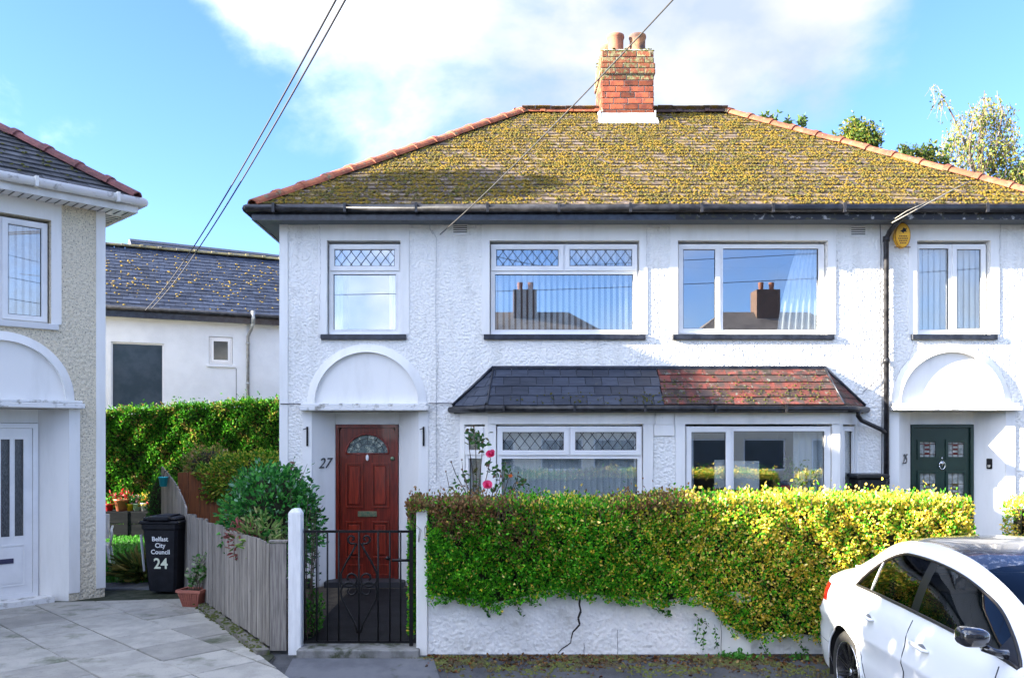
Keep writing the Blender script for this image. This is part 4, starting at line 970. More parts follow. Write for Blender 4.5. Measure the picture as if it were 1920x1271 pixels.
BARK = mat('twig_bark', (.11, .075, .05), (.06, .045, .035), sc=20, rough=.9, bump=.4, bsc=80)
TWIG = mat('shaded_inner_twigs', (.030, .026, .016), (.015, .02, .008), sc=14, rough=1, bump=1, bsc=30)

# ------------------------------------------------------------------ the white cottage and the roof beyond
cot = thing('white_cottage', 'low white rendered building with dark lichened slate roof behind the tall hedge', 'building', (-9.225, 20.0, 0), R(25.6), local=True)
CW = mat('painted_white_wall', (.78, .79, .79), (.70, .71, .71), sc=1.2, rough=.7, bump=.2, bsc=20, c3=(.45, .44, .38), sc3=3, lo3=.68, hi3=.8)
m = MB(); m.holed(-4, 13, -.2, 4.93, 0, .25, [(.07, 1.235, 2.67, 4.24), (2.26, 2.82, 3.79, 4.47)]); m.build('front_wall', CW, cot)
m = MB(); m.prism([(13, 0, -.2), (13, 5, -.2), (13, 5, 4.93), (13, 2.5, 6.9), (13, 0, 4.93)], (-.2, 0, 0)); m.build('gable_wall', CW, cot)
m = MB(); m.prism([(-4, 0.26, -.2), (-4, 5, -.2), (-4, 5, 4.93), (-4, 2.5, 6.9), (-4, 0.26, 4.93)], (.2, 0, 0)); m.build('gable_wall', CW, cot)
m = MB(); m.box(-4, 13, 4.8, 5, -.2, 4.93); m.build('rear_wall', CW, cot)
m = MB(); m.holed(.07, 1.235, 2.67, 4.24, .06, .12, [(.11, 1.195, 2.71, 4.20)]); w_ = m.build('window', UPVC, cot)
m = MB(); m.box(.11, 1.195, .09, .10, 2.71, 4.20); m.build('pane', OBSC, w_); m = MB(); m.box(.04, 1.27, -.05, -.001, 2.60, 2.66, b=.005); m.build('window_sill', CW, w_)
m = MB(); m.holed(2.27, 2.81, 3.80, 4.46, .03, .10, [(2.31, 2.77, 3.84, 4.42)]); w_ = m.build('window', UPVC, cot)
m = MB(); m.holed(2.315, 2.765, 3.845, 4.415, .01, .0295, [(2.37, 2.71, 3.90, 4.36)]); m.build('casement', UPVC, w_)
m = MB(); m.box(2.37, 2.71, .035, .04, 3.90, 4.36); m.build('pane', OBSC, w_); m = MB(); m.box(2.20, 2.88, -.05, -.001, 3.72, 3.78, b=.005); m.build('window_sill', CW, w_)
m = MB(); m.box(4.02, 4.035, -.006, -.001, 0, 4.9); m.box(2.9, 2.912, -.006, -.001, 0, 3.7); m.build('wall_cable', LEADC, cot)
m = MB(); m.box(-4.1, 13.1, -.20, .0, 4.84, 4.93); m.box(-4.1, 13.1, -.22, -.19, 4.80, 5.0); m.build('fascia', DARKBLUE, cot)
m = MB(); m.tube([(-4.2, -.27, 5.0), (13.2, -.27, 5.0)], .055, 8); m.build('gutter', GUTB, cot)
m = MB(); m.tube([(3.27, -.27, 5.02), (3.27, -.29, 4.80), (3.22, -.16, 4.62), (3.18, -.05, 4.50), (3.18, -.05, .1)], .042, 10); m.tube([(3.27, -.285, 5.12), (3.27, -.285, 4.8)], .052, 10)
for z in (4.3, 3.3): m.tube([(3.18, -.05, z), (3.18, -.05, z + .06)], .052, 10)
m.build('downpipe', mat('galvanised_pipe', (.50, .50, .48), (.36, .35, .32), sc=10, rough=.4, metal=.5), cot)
ch_ = 2.78; k_ = 1.95 / ch_; sl_ = math.hypot(ch_, 1.95)
m = MB(); m.quad((-4.1, -.24, 5.0), (13.1, -.24, 5.0), (13.1, 2.54, 6.95), (-4.1, 2.54, 6.95)); m.quad((-4.1, 5.3, 5.0), (-4.1, 2.54, 6.95), (13.1, 2.54, 6.95), (13.1, 5.3, 5.0)); cr_ = m.build('roof', DARK, cot)
tile_field(cr_, (-4.1, -.24, 5.03), (1, 0, 0), (0, 1, k_), lambda v: (2.6, 9.0), sl_, .26, .19, .012, CSLATE, name='roof_slate', indiv=300, seed=21, jit=.006)
tile_field(cr_, (-4.1, -.24, 5.03), (1, 0, 0), (0, 1, k_), lambda v: (0, 2.6), sl_, .26, .19, .012, CSLATE, name='roof_slate', indiv=0, seed=22)
tile_field(cr_, (-4.1, -.24, 5.03), (1, 0, 0), (0, 1, k_), lambda v: (9.0, 17.2), sl_, .26, .19, .012, CSLATE, name='roof_slate', indiv=0, seed=23)
n = 1100; u = rng.uniform(-1, 6, n); f = rng.beta(1.6, 1.7, n); cl = (lump(u * 2.4, 0, f * 6, 2.0, 1) + rng.normal(0, .35, n)) > .12
lumps('lichen', np.stack([u, -.24 + f * ch_, 5.06 + f * 1.95], 1)[cl], (0, -.57, .82), .026, LICH, cr_, flat=.3)
cap_line(cr_, (-4.1, 2.54, 7.0), (13.1, 2.54, 7.0), (0, 0, 1), .45, .10, mat('lichened_ridge', (.16, .15, .11), (.26, .22, .09), sc=9, rough=.9, bump=.4, bsc=40, rnd=.2))
far = thing('grey_roofed_house', 'house with plain dark grey roof and white bargeboard rising behind the cottage ridge', 'house', (-12.75, 30.3, 0), R(31), local=True)
m = MB(); m.box(.2, 15, 0, 6, 0, 7.4); m.prism([(.2, 0, 7.4), (.2, 6, 7.4), (.2, 3, 9.3)], (14.8, 0, 0)); m.build('wall', CW, far)
FS = mat('dark_grey_slate', (.050, .062, .09), (.04, .05, .07), sc=5, rough=.6, rnd=.1)
m = MB(); m.quad((0, -.4, 7.2), (15.2, -.4, 7.2), (15.2, 3, 9.48), (0, 3, 9.48)); m.quad((0, 6.4, 7.2), (0, 3, 9.48), (15.2, 3, 9.48), (15.2, 6.4, 7.2)); fr_ = m.build('roof', DARK, far)
tile_field(fr_, (0, -.4, 7.22), (1, 0, 0), (0, 3.4, 2.28), lambda v: (0, 15.2), math.hypot(3.4, 2.28), 1.2, .24, .02, FS, name='roof_slate', indiv=0, seed=31)
m = MB(); m.prism([(-.02, -.42, 7.10), (-.02, 3, 9.36), (-.02, 3, 9.56), (-.02, -.42, 7.3)], (-.03, 0, 0)); m.prism([(-.02, 6.42, 7.10), (-.02, 6.42, 7.3), (-.02, 3, 9.56), (-.02, 3, 9.36)], (-.03, 0, 0)); m.build('bargeboard', UPVC, far)
# tall hedge in front of it
hd_ = thing('tall_hedge', 'tall clipped green hedge in front of the white cottage', 'hedge', (-6, 18.2, 0))
n = 62000; hx = rng.uniform(-10.2, -2.2, n); top = 2.52 + (hx + 8.2) * .065 + .05 * lump(hx, 0, 0, 1.7, 2)
hz = rng.uniform(0, 1, n) ** .85 * top; hy = 17.7 + .16 * lump(hx, 0, hz, .8, 1) + rng.exponential(.07, n)
tt = rng.random(n) < .16; hz[tt] = top[tt] - rng.exponential(.03, tt.sum()) + rng.exponential(.03, tt.sum()); hy[tt] = rng.uniform(17.65, 18.6, tt.sum())
cc = palette(n, GREEN + [(.20, .12, .04), (.22, .30, .03)], [5, 4, 3, 2, .5, 1.0])
pt_ = (lump(hx * 1.1, 0, hz * 1.4, 1.6, 5) > .35) & (rng.random(n) < .55); cc[pt_] = palette(int(pt_.sum()), [(.24, .17, .05), (.30, .32, .05), (.12, .08, .03)], [2, 2, 1])
dk_ = lump(hx, hy, hz, 5.0, 2) > .45; hy[dk_] += .10

leaves('foliage', np.stack([hx, hy, hz], 1), np.stack([rng.normal(0, .5, n), -np.ones(n) * .8 + rng.normal(0, .5, n), .5 + rng.normal(0, .5, n)], 1), .062, cc, hd_, aspect=.5)
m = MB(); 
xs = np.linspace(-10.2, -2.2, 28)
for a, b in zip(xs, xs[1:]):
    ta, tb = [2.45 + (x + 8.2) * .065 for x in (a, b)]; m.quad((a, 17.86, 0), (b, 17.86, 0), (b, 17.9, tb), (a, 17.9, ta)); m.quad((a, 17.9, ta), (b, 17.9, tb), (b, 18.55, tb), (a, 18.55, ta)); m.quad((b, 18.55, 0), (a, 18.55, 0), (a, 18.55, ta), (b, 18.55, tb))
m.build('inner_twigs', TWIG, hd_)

# ------------------------------------------------------------------ picket fence along the drive
FW = mat('weathered_fence_board', (.29, .265, .235), (.17, .155, .14), sc=3, rough=.85, bump=.6, bsc=14, bdist=.006, stretch=(16, 16, 1), rnd=.22, c3=(.10, .11, .07), sc3=5, lo3=.66, hi3=.76, c4=(.07, .06, .05), sc4=14, lo4=.70, hi4=.73)
fen = thing('board_fence', 'weathered grey close-boarded fence beside the slab driveway', 'fence', (fA.x, fA.y, 0))
def board(parent, p, ang, w, z0, z1, th=.018, m_=FW, slope=0, name='board'):
    mb = MB(Matrix.Translation((p[0], p[1], 0)) @ Matrix.Rotation(ang, 4, 'Z')); zs = [z0, z0 + (z1 - z0) * .5, z1]
    mb.prism([(0, 0, z0), (w, 0, z0), (w, 0, z1 + slope * w), (w * .5, 0, z1 + slope * w * .5 + .004), (0, 0, z1)], (0, th, 0))
    o = mb.build(name, m_, parent); return o
ang = math.atan2(-fd.y, -fd.x)          # boards laid from the far end towards the street, faces to the drive
Lf = 3.46; B0 = fA + fd * Lf; u = 0; rr = random.Random(5)
nb = 34
for i in range(nb):
    w = Lf / nb; t = i * w; p = fA + fd * (Lf - t)
    off = -fn * rr.uniform(0, .007)
    z0 = .06 + rr.uniform(-.01, .02) - .0 * i; z1 = 1.03 + rr.uniform(-.012, .012) + (.02 if rr.random() < .2 else 0)
    board(fen, p + off, ang + rr.uniform(-.012, .012), w - rr.uniform(.005, .012), z0, z1)
for i in range(17):
    w = 1.75 / 17; p = fA + fd * (Lf + 1.75 - i * w); f = 1 - i / 16; z1 = 1.03 + .56 * (f ** .55 if f > 0 else 0)
    board(fen, p, ang, w - .008, .05, z1, slope=-.1 if i < 12 else -.5)
for z in (.28, .80):
    m = MB(); a = fA - fd * .0 + fn * .028; b = fA + fd * (Lf + 1.75) + fn * .028; dv = fn * .035
    m.prism([(a.x, a.y, z), (b.x, b.y, z), (b.x, b.y, z + .07), (a.x, a.y, z + .07)], (dv.x, dv.y, 0)); m.build('fence_rail', FW, fen)
for t in (.1, 1.9, Lf, Lf + 1.7):
    p = fA + fd * t + fn * .11; m = MB(); m.box(p.x - .04, p.x + .04, p.y - .04, p.y + .04, 0, .98, b=.004); m.build('fence_post', FW, fen)
board(fen, (fA.x + .012, fA.y - .022), 0, .150, .035, 1.035, th=.02); 
bxx = fen.children[-1]; bxx['label'] = 'wide end board of the grey fence facing the street'
bx(fen, 'capping', FW, fA.x, fA.x + .17, fA.y - .03, fA.y + .05, 1.045, 1.062)
m = MB(); m.prism([(fA.x - fn.x * .10 + .0, fA.y - fn.y * .10 - .06, -.1), (fA.x + fn.x * .02, fA.y - .05, -.1), (B0.x + fn.x * .02, B0.y, -.1), (B0.x - fn.x * .10, B0.y, -.1)], (0, 0, .155)); m.build('kerb', CONC, fen)
n = 420; t = rng.uniform(0, Lf, n); P = np.array([[*(fA + fd * a - fn * rng.uniform(.0, .14)), .058] for a in t]); P[:, 2] = np.where(rng.random(n) < .5, .058, .02); 
lumps('moss', P, (0, -.1, 1), .014, mat('kerb_moss', (.06, .09, .015), (.09, .09, .03), sc=15, rough=1, bump=.5, bsc=80), fen)
# blue hanging pot on the tall part
t = thing('hanging_pot', 'small turquoise pot hooked on the tall end of the grey fence', 'pot', (-4.66, 11.95, 1.33))
TQ = mat('turquoise_plastic', (.03, .42, .50), rough=.35); m = MB(); m.lathe([(.045, 0), (.065, .12), (.068, .12), (.068, .135), (.055, .135), (.04, .02)], 14, c=(-4.72, 11.92, 1.33)); m.build('pot', TQ, t)
m = MB(); m.tube([(-4.72, 11.92, 1.46), (-4.70, 11.93, 1.55), (-4.62, 12.0, 1.55)], .005, 5); m.build('hook', BLACK, t)
# brown panel with greenery on top
bp = thing('garden_gate', 'reddish brown timber panel behind the dark shrub', 'gate', (-4.0, 12.45, 0)); BRN = mat('brown_stained_board', (.30, .10, .035), (.20, .07, .03), sc=3, stretch=(12, 12, 1), rough=.7, bump=.3, bsc=20, rnd=.2)
for i in range(11): bx(bp, 'board', BRN, -4.72 + i * .16, -4.72 + i * .16 + .152, 12.45, 12.47, .05, 1.50 + (i % 2) * .01)
for z in (.3, 1.1): bx(bp, 'rail', BRN, -4.72, -2.98, 12.471, 12.50, z, z + .08)
YG = [(.10, .28, .015), (.30, .38, .03), (.05, .16, .01), (.48, .44, .06)]
shrub('climbing_shrub', 'yellow-green climber spilling over the brown timber panel', 'shrub', (-3.62, 12.45, 1.40), (.82, .26, .42), 6500, .05, YG, [3, 3, 3, 2], core=.8)
shrub('flowering_shrub', 'brownish pink-flowered bush just behind the tall end of the grey fence', 'shrub', (-4.55, 13.3, 1.55), (.42, .35, .32), 1800, .05, [(.30, .20, .08), (.12, .2, .03), (.40, .28, .18), (.2, .3, .04)], [3, 3, 1, 2], core=.8)
shrub('conifer_bush', 'small dense upright conifer bush left of the tall fence end', 'shrub', (-5.18, 13.0, .78), (.21, .21, .78), 5200, .032, [(.02, .12, .01), (.035, .2, .015), (.01, .06, .008)], [3, 3, 2], aspect=.4, core=.85)
shrub('evergreen_shrub', 'large dark blue-green leafy shrub between the grey fence and house wall', 'shrub', (-2.62, 9.75, 1.06), (.56, .48, .66), 5600, .062, [(.02, .12, .025), (.045, .25, .04), (.10, .36, .06), (.22, .40, .26)], [3, 4, 3, 1], stems=9, core=.78)
shrub('variegated_plant', 'pale yellow-green spiky plant leaning over the street end of the fence', 'plant', (-2.48, 8.85, 1.0), (.20, .22, .22), 240, .10, [(.25, .35, .10), (.10, .22, .04), (.45, .45, .20)], [3, 3, 2], aspect=.22)
shrub('pink_leaved_plant', 'reddish pink leaved plant at the top edge of the fence', 'plant', (-2.72, 9.0, .95), (.16, .15, .22), 200, .07, [(.28, .07, .07), (.35, .14, .12), (.10, .14, .04)], [3, 2, 2], aspect=.35)
# thin shoots above the evergreen
sh = thing('leggy_shrub', 'thin dark shoots with sparse small leaves by the left gate post', 'shrub', (-2.0, 8.6, 0))
m = MB(); PL, DL = [], []
for k in range(26):
    b = Vector((-2.0 + random.uniform(-.15, .12), 8.6 + random.uniform(-.2, .25), 0)); e = Vector((b.x + random.uniform(-.12, .12), b.y + random.uniform(-.15, .15), random.uniform(.7, 1.65)))
    mid = b.lerp(e, .5) + Vector((random.uniform(-.06, .06), 0, 0)); m.tube([b, mid, e], [.005, .004, .002], 4, caps=False)
    for q in range(16):
        f = random.random(); p = (b.lerp(mid, f * 2) if f < .5 else mid.lerp(e, f * 2 - 1)); PL.append(p); DL.append((random.gauss(0, 1), random.gauss(0, 1), .3))
m.build('stems', BARK, sh); leaves('foliage', PL, DL, .034, palette(len(PL), [(.02, .05, .02), (.05, .06, .09), (.05, .15, .03)], [3, 1, 3]), sh)
sh = thing('sprig', 'dark leafy sprigs sticking up from the shrub beside the white corner of the house', 'shrub', (-2.4, 9.9, 0)); m = MB(); PL, DL = [], []
for (x, z) in ((-2.55, 1.72), (-2.35, 1.80), (-2.20, 1.72), (-2.12, 1.55), (-2.08, 1.38), (-2.45, 1.60), (-2.02, 1.25), (-2.15, 1.2)):
    b = Vector((-2.6, 9.8, .3)); e = Vector((x, 9.7 + random.uniform(-.1, .1), z)); m.tube([b, b.lerp(e, .6) + Vector((-.05, 0, .08)), e], [.007, .005, .002], 4)
    for q in range(22): f = random.uniform(.45, 1); PL.append(b.lerp(e, f) + Vector((random.gauss(0, .02), 0, random.gauss(0, .02)))); DL.append((random.gauss(0, 1), random.gauss(0, 1), .3))
m.build('stems', BARK, sh); leaves('foliage', PL, DL, .07, palette(len(PL), [(.03, .14, .035), (.06, .22, .05), (.16, .07, .05)], [4, 4, 1]), sh)

# ------------------------------------------------------------------ wheelie bin
BINM = mat('black_bin_plastic', (.004, .0045, .008), (.009, .010, .015), sc=8, rough=.45, spec=.3)
bn = thing('wheelie_bin', 'black wheelie bin marked Belfast City Council 24 at the fence', 'bin', (-4.33, 11.12, .02), R(-4), local=True); bn.scale = (.93, .93, .95)
m = MB(); rings = []
for (z, hx_, hy_) in ((0.03, .195, .22), (.10, .20, .225), (.86, .245, .29), (.88, .262, .305), (.94, .265, .31)): rings.append((z, hx_, hy_))
vs = []; 
for z, a, b in rings:
    c = .035
    vs += [(-a + c, -b, z), (a - c, -b, z), (a, -b + c, z), (a, b - c, z), (a - c, b, z), (-a + c, b, z), (-a, b - c, z), (-a, -b + c, z)]
fs = [tuple(range(7, -1, -1)), tuple(range(32, 40))] + [(r * 8 + k, r * 8 + (k + 1) % 8, r * 8 + 8 + (k + 1) % 8, r * 8 + 8 + k) for r in range(4) for k in range(8)]
m.add(vs, fs); m.build('bin_body', BINM, bn)
m = MB(); m.box(-.28, .28, -.33, .33, .942, .985, b=.015); m.box(-.25, .25, -.29, .30, .986, 1.03, b=.018); m.box(-.15, .15, -.35, -.22, .99, 1.045, b=.012); m.box(-.11, .11, -.16, .12, 1.031, 1.05, b=.006)
m.tube([(-.22, .34, .97), (-.22, .40, .99), (.22, .40, .99), (.22, .34, .97)], .016, 8); m.build('lid', BINM, bn)
for sx in (-1, 1):
    m = MB(); m.lathe([(.02, -.025), (.09, -.022), (.10, -.01), (.10, .01), (.09, .022), (.02, .025)], 18, M=Matrix.Translation((sx * .20, .22, .10)) @ Matrix.Rotation(math.pi / 2, 4, 'Y')); m.build('wheel', BLACK, bn)
m = MB(); m.prism([(-.242, -.20, .30), (-.243, -.25, .30), (-.268, -.30, .80), (-.267, -.24, .80)], (-.004, 0, 0)); m.build('white_strip', PAPER, bn)  # plain white strip on the bin's left edge
PRN = mat('white_print', (.82, .84, .84), rough=.5); tl = math.atan2(.065, .76)
for s, sz, z, bo in (('Belfast', .086, .715, .0015), ('City', .086, .628, .0015), ('Council', .086, .540, .0015), ('24', .20, .345, .004)):
    yy = -.225 - (z - .10 + sz * .3) * .0855 - .004
    text(s, sz, Matrix.Translation((.005, yy, z)) @ Matrix.Rotation(tl, 4, 'X') @ UPR, 'lettering', PRN if s != '24' else mat('cream_print', (.72, .76, .60), rough=.5), bn, ext=.001, bold=bo)

# ------------------------------------------------------------------ pots, planter, chair, grasses
TERR = mat('terracotta_plastic', (.38, .13, .09), (.30, .10, .075), sc=8, rough=.5)
tp = thing('plant_trough', 'ribbed terracotta plastic trough with a straggly variegated plant beside the bin', 'plant pot', (-3.66, 10.15, .02), R(-12), local=True)
m = MB(); a, b = (.10, .075), (.15, .115); h = .19
vs = [(-a[0], -a[1], 0), (a[0], -a[1], 0), (a[0], a[1], 0), (-a[0], a[1], 0), (-b[0], -b[1], h), (b[0], -b[1], h), (b[0], b[1], h), (-b[0], b[1], h)]
m.add(vs, [(3, 2, 1, 0), (0, 1, 5, 4), (1, 2, 6, 5), (2, 3, 7, 6), (3, 0, 4, 7)]); m.holed(-.16, .16, -.125, .125, h - .02, h + .012, [(-.135, .135, -.10, .10)], M=Matrix(((1, 0, 0, 0), (0, 0, 1, 0), (0, 1, 0, 0), (0, 0, 0, 1))))
for k in range(9): x = -.09 + k * .0225; m.prism([(x, -a[1] - .001, .01), (x + .010, -a[1] - .001, .01), (x * 1.45 + .010, -b[1] + .004, h - .03), (x * 1.45, -b[1] + .004, h - .03)], (0, -.008, 0))
m.build('pot', TERR, tp); m = MB(); m.box(-.132, .132, -.098, .098, h - .05, h - .01); m.build('soil', SOIL, tp)
PL, DL = [], []; m = MB()
for k in range(13):
    e = Vector((random.uniform(-.15, .25), random.uniform(-.1, .1), h + random.uniform(.12, .5))) if k > 3 else Vector((.12 + k * .09, 0, h + .42 + .03 * k)); m.tube([(random.uniform(-.08, .08), 0, h - .02), (e.x * .4, e.y * .5, h + (e.z - h) * .6), e], [.004, .003, .002], 4)
    for q in range(14): f = random.uniform(.3, 1); PL.append((e.x * f, e.y * f, h + (e.z - h) * f)); DL.append((random.gauss(0, 1), random.gauss(0, 1), .5))
m.build('stems', BARK, tp); leaves('foliage', PL, DL, .055, palette(len(PL), [(.30, .38, .22), (.06, .2, .03), (.5, .5, .35)], [3, 4, 2]), tp)
pb = thing('planter_box', 'low black timber planter at the far edge of the lawn', 'planter', (-7.5, 17.1, 0))
for k in range(2): bx(pb, 'board', mat('black_stained_board', (.012, .014, .018), (.02, .022, .026), sc=3, stretch=(1, 1, 8), rough=.9, spec=.05), -8.5, -6.98, 17.0 - .001 * k, 17.03, .03 + k * .25, .27 + k * .25, b=.004)
bx(pb, 'post', MATS['black_stained_board'], -7.52, -7.44, 16.985, 17.06, .02, .53); bx(pb, 'planter_top', MATS['black_stained_board'], -8.5, -6.98, 17.04, 17.5, .46, .52)
def flowerpot(px, r, h, colr, label, fl, seed):
    d = 17.15; x = PX(px, d); t = thing('flower_pot', label, 'flower pot', (x, d, .525), 0, 'pots on the black planter')
    m = MB(); m.lathe([(r * .7, 0), (r, h * .85), (r * 1.1, h * .85), (r * 1.12, h), (r * .95, h), (r * .9, h * .8)], 18, c=(x, d, .525)); m.build('pot', mat('pot_' + colr[0], colr[1], rough=.45), t)
    n = 90; P = rng.normal(0, 1, (n, 3)) * [r * .7, r * .6, .05] + [x, d, .525 + h + .05]; leaves('foliage', P, rng.normal(0, 1, (n, 3)) + [0, 0, 1], .06, palette(n, fl, [1] * len(fl)), t)
flowerpot(205, .085, .14, ('red', (.50, .02, .02)), 'small red pot with bright green leaves, leftmost on the black planter', [(.05, .3, .02), (.08, .35, .03), (.4, .02, .02)], 1)
flowerpot(229, .15, .24, ('terracotta', (.42, .13, .07)), 'large terracotta pot with red flowers on the black planter', [(.5, .02, .03), (.3, .02, .02), (.05, .15, .02)], 2)
flowerpot(244, .07, .14, ('yellow', (.75, .50, .02)), 'small yellow pot on the black planter', [(.03, .12, .02), (.05, .2, .03)], 3)
flowerpot(257, .075, .15, ('pale_green', (.45, .60, .42)), 'pale green pot with pink flowers on the black planter', [(.6, .3, .4), (.05, .2, .03), (.04, .15, .02)], 4)
flowerpot(270.5, .078, .16, ('white', (.72, .74, .74)), 'white pot with yellow flowers on the black planter', [(.6, .42, .05), (.07, .2, .03), (.5, .35, .04)], 5)
flowerpot(286, .10, .19, ('crimson', (.40, .03, .03)), 'crimson pot at the right end of the black planter', [(.06, .2, .03), (.3, .3, .05)], 6)
# white plastic chair, mostly behind the corner of the neighbouring house
WP = mat('white_plastic', (.80, .80, .80), rough=.35)
cc_ = thing('garden_chair', 'white plastic garden chair peeping out behind the neighbouring house corner', 'chair', (-6.02, 12.55, .015), R(20), local=True)
bx(cc_, 'seat', WP, -.23, .23, -.22, .22, .40, .425, b=.01); bx(cc_, 'backrest', WP, -.22, .22, .20, .225, .48, .85, b=.01)
for sx in (-1, 1):
    for sy in (-1, 1): m = MB(); m.tube([(sx * .22, sy * .20, .42), (sx * .25, sy * .23, .22), (sx * .30, sy * .26, .0)], [.022, .02, .02], 8); m.build('leg', WP, cc_)
    m = MB(); m.tube([(sx * .26, -.20, .41), (sx * .28, -.22, .60), (sx * .27, -.1, .645), (sx * .26, .2, .66)], .018, 8); m.build('armrest', WP, cc_)
def tuft(name, label, c, n, h, cols, w, spread=.5):
    t = thing(name, label, 'plant', c); a = rng.uniform(0, 6.28, n); s = rng.uniform(.1, spread, n); m = MB(); cl = []
    P = np.stack([c[0] + rng.normal(0, .05, n), c[1] + rng.normal(0, .05, n), np.full(n, c[2] + .0)], 1); D = np.stack([np.cos(a) * s, np.sin(a) * s, np.ones(n) * rng.uniform(.4, 1, n)], 1)
    leaves('foliage', P, D, h * .6, palette(n, cols, w), t, aspect=.05); D2 = D * [1.6, 1.6, .55]; dn = D / np.linalg.norm(D, axis=1, keepdims=True)
    leaves('foliage', P + dn * h * .5, D2, h * .5, palette(n, cols, w), t, aspect=.06)
tuft('ornamental_grass', 'olive ornamental grass arching beside the wheelie bin', (-5.02, 11.9, .0), 240, .50, [(.22, .28, .07), (.40, .34, .10), (.10, .16, .04)], [3, 2, 3], 1.5)

# ------------------------------------------------------------------ front boundary: posts, gate, wall
WT = mat('white_painted_timber', (.80, .81, .82), (.70, .71, .72), sc=3, rough=.6, bump=.3, bsc=12, stretch=(8, 8, 1), c3=(.35, .36, .33), sc3=6, lo3=.68, hi3=.76)
x0, x1 = PX(541, 8), PX(565, 8)
gp = thing('gate_post', 'white painted timber gate post at the end of the grey fence', 'post', ((x0 + x1) / 2, 8.04, 0))
m = MB(); m.box(x0, x1, 7.98, 8.10, -.08, 1.32, b=.006); m.prism([(x0 + .003, 7.983, 1.322), (x1 - .003, 7.983, 1.322), (x1 - .03, 8.0, 1.355), (x0 + .03, 8.0, 1.355)], (0, .1, 0)); m.build('post', WT, gp)
wl = thing('garden_wall', 'low white roughcast garden wall with a crack below the front hedge', 'wall', (2, 8.08, 0))
pr = MB(); pr.box(PX(781, 8), PX(802, 8), 7.975, 8.13, -.05, 1.34, b=.006); pr.build('gate_pier', SMOOTH, wl)
XW = PX(1348, 8)
m = MB(); m.box(PX(802, 8) + .002, XW, 8.0, 8.14, -.05, .60); m.build('wall_panel', WWALL, wl)
m = MB(); m.box(XW + .002, PX(1408, 8), 8.004, 8.136, -.05, .58); m.build('wall_pier', SMOOTH, wl)
m = MB(); m.box(PX(1408, 8) + .002, 4.30, 8.012, 8.14, -.05, .30); m.build('wall_panel', WWALL, wl, label='lower stretch of white wall under the overgrown hedge')
ck = [(1088, 1120), (1086, 1132), (1089, 1145), (1084, 1158), (1087, 1170), (1080, 1178), (1074, 1184), (1071, 1196), (1070, 1204), (1064, 1209), (1054, 1215), (1046, 1224)]
CRK = mat('crack_shadow', (.035, .03, .028), rough=1)
m = MB(); 
for (a, b), (c, d), w in zip(ck, ck[1:], (.02, .018, .022, .02, .018, .016, .012, .008, .010, .012, .010)):
    pa, pb_ = Vector((PX(a, 8), 7.9975, PZ(b, 8))), Vector((PX(c, 8), 7.9975, PZ(d, 8))); t = (pb_ - pa).normalized(); s_ = Vector((t.z, 0, -t.x)) * w * .5
    m.quad(pa - s_, pa + s_, pb_ + s_ * .9, pb_ - s_ * .9)
m.build('crack', CRK, wl)
m = MB()
for (x, y0_, y1_) in ((1158, 1180, 1228), (1095, 1205, 1226), (1352, 1160, 1225)):
    pts = [(PX(x + random.uniform(-1, 1), 8), 7.998, PZ(y, 8)) for y in np.linspace(y0_, y1_, 6)]; m.tube(pts, .002, 4)
m.build('hairline_crack', CRK, wl)
for k in range(2):
    pass
# gate
gt = thing('garden_gate', 'black wrought iron gate with scrollwork in front of the red door', 'gate', (-1.35, 8.04, .06))
gy = 8.04
def gpt(px, py): return (PX(px, gy), gy, PZ(py, gy))
gx0, gx1 = 569, 774
for py, r in ((996, .011), (1203, .011), (1198, .006)): 
    if r > .01: m = MB(); a, b = gpt(gx0, py), gpt(gx1, py); m.box(a[0], b[0], gy - .006, gy + .006, a[2] - .012, a[2] + .012); m.build('rail', BLACK, gt)
for px in (571, 594, 614, 635, 673, 709, 731, 751): m = MB(); a, b = gpt(px, 1203), gpt(px, 990 if px == 571 else 996); m.tube([a, b], .009, 6); m.build('bar', BLACK, gt)
m = MB(); a = gpt(772, 1205); m.box(a[0] - .022, a[0] + .012, gy - .02, gy + .02, a[2] - .02, 1.14); m.build('hinge_stile', BLACK, gt)
m = MB(); m.tube([gpt(735, 1050), gpt(772, 1050)], .014, 6); m.lathe([(.001, -.02), (.03, 0), (.001, .02)], 10, c=gpt(727, 1046)); m.build('latch', BLACK, gt)
def scroll(side, pts, c0, c1, r=13):
    """a bar that curls at both ends; pixel sizes of the gate plane, mirrored about its centre bar"""
    out = []
    for t in np.linspace(1, 0, 22)[:-1]:
        a = c0[2] + c0[3] * (t * 2 * math.pi * 1.1); rr_ = c0[4] * (1 - t * .8); out.append((c0[0] + rr_ * math.cos(a), c0[1] + rr_ * math.sin(a)))
    out += pts
    if c1:
        for t in np.linspace(0, 1, 22)[1:]:
            a = c1[2] + c1[3] * (t * 2 * math.pi * 1.1); rr_ = c1[4] * (1 - t * .8); out.append((c1[0] + rr_ * math.cos(a), c1[1] + rr_ * math.sin(a)))
    m = MB(); m.tube([gpt(673 + side * (x - 673), y) for x, y in out], .0105, 6); m.build('scroll', BLACK, gt)
for sd in (-1, 1):
    scroll(sd, [(673 + 4, 1018), (673 + 12, 1034), (673 + 24, 1054), (673 + 34, 1075), (673 + 34, 1088)], (673 + 13, 1010, math.pi * .75, -1, 10), (673 + 16, 1084, .2, 1, 18))
    scroll(sd, [(673 + 34, 1108), (673 + 32, 1122), (673 + 22, 1142), (673 + 8, 1168), (673 + 3, 1186)], (673 + 16, 1106, -.1, -1, 18), None)
m = MB(); m.box(gpt(640, 1092)[0], gpt(706, 1092)[0], gy - .004, gy + .004, PZ(1096, gy), PZ(1093, gy)); m.build('scroll_band', BLACK, gt)

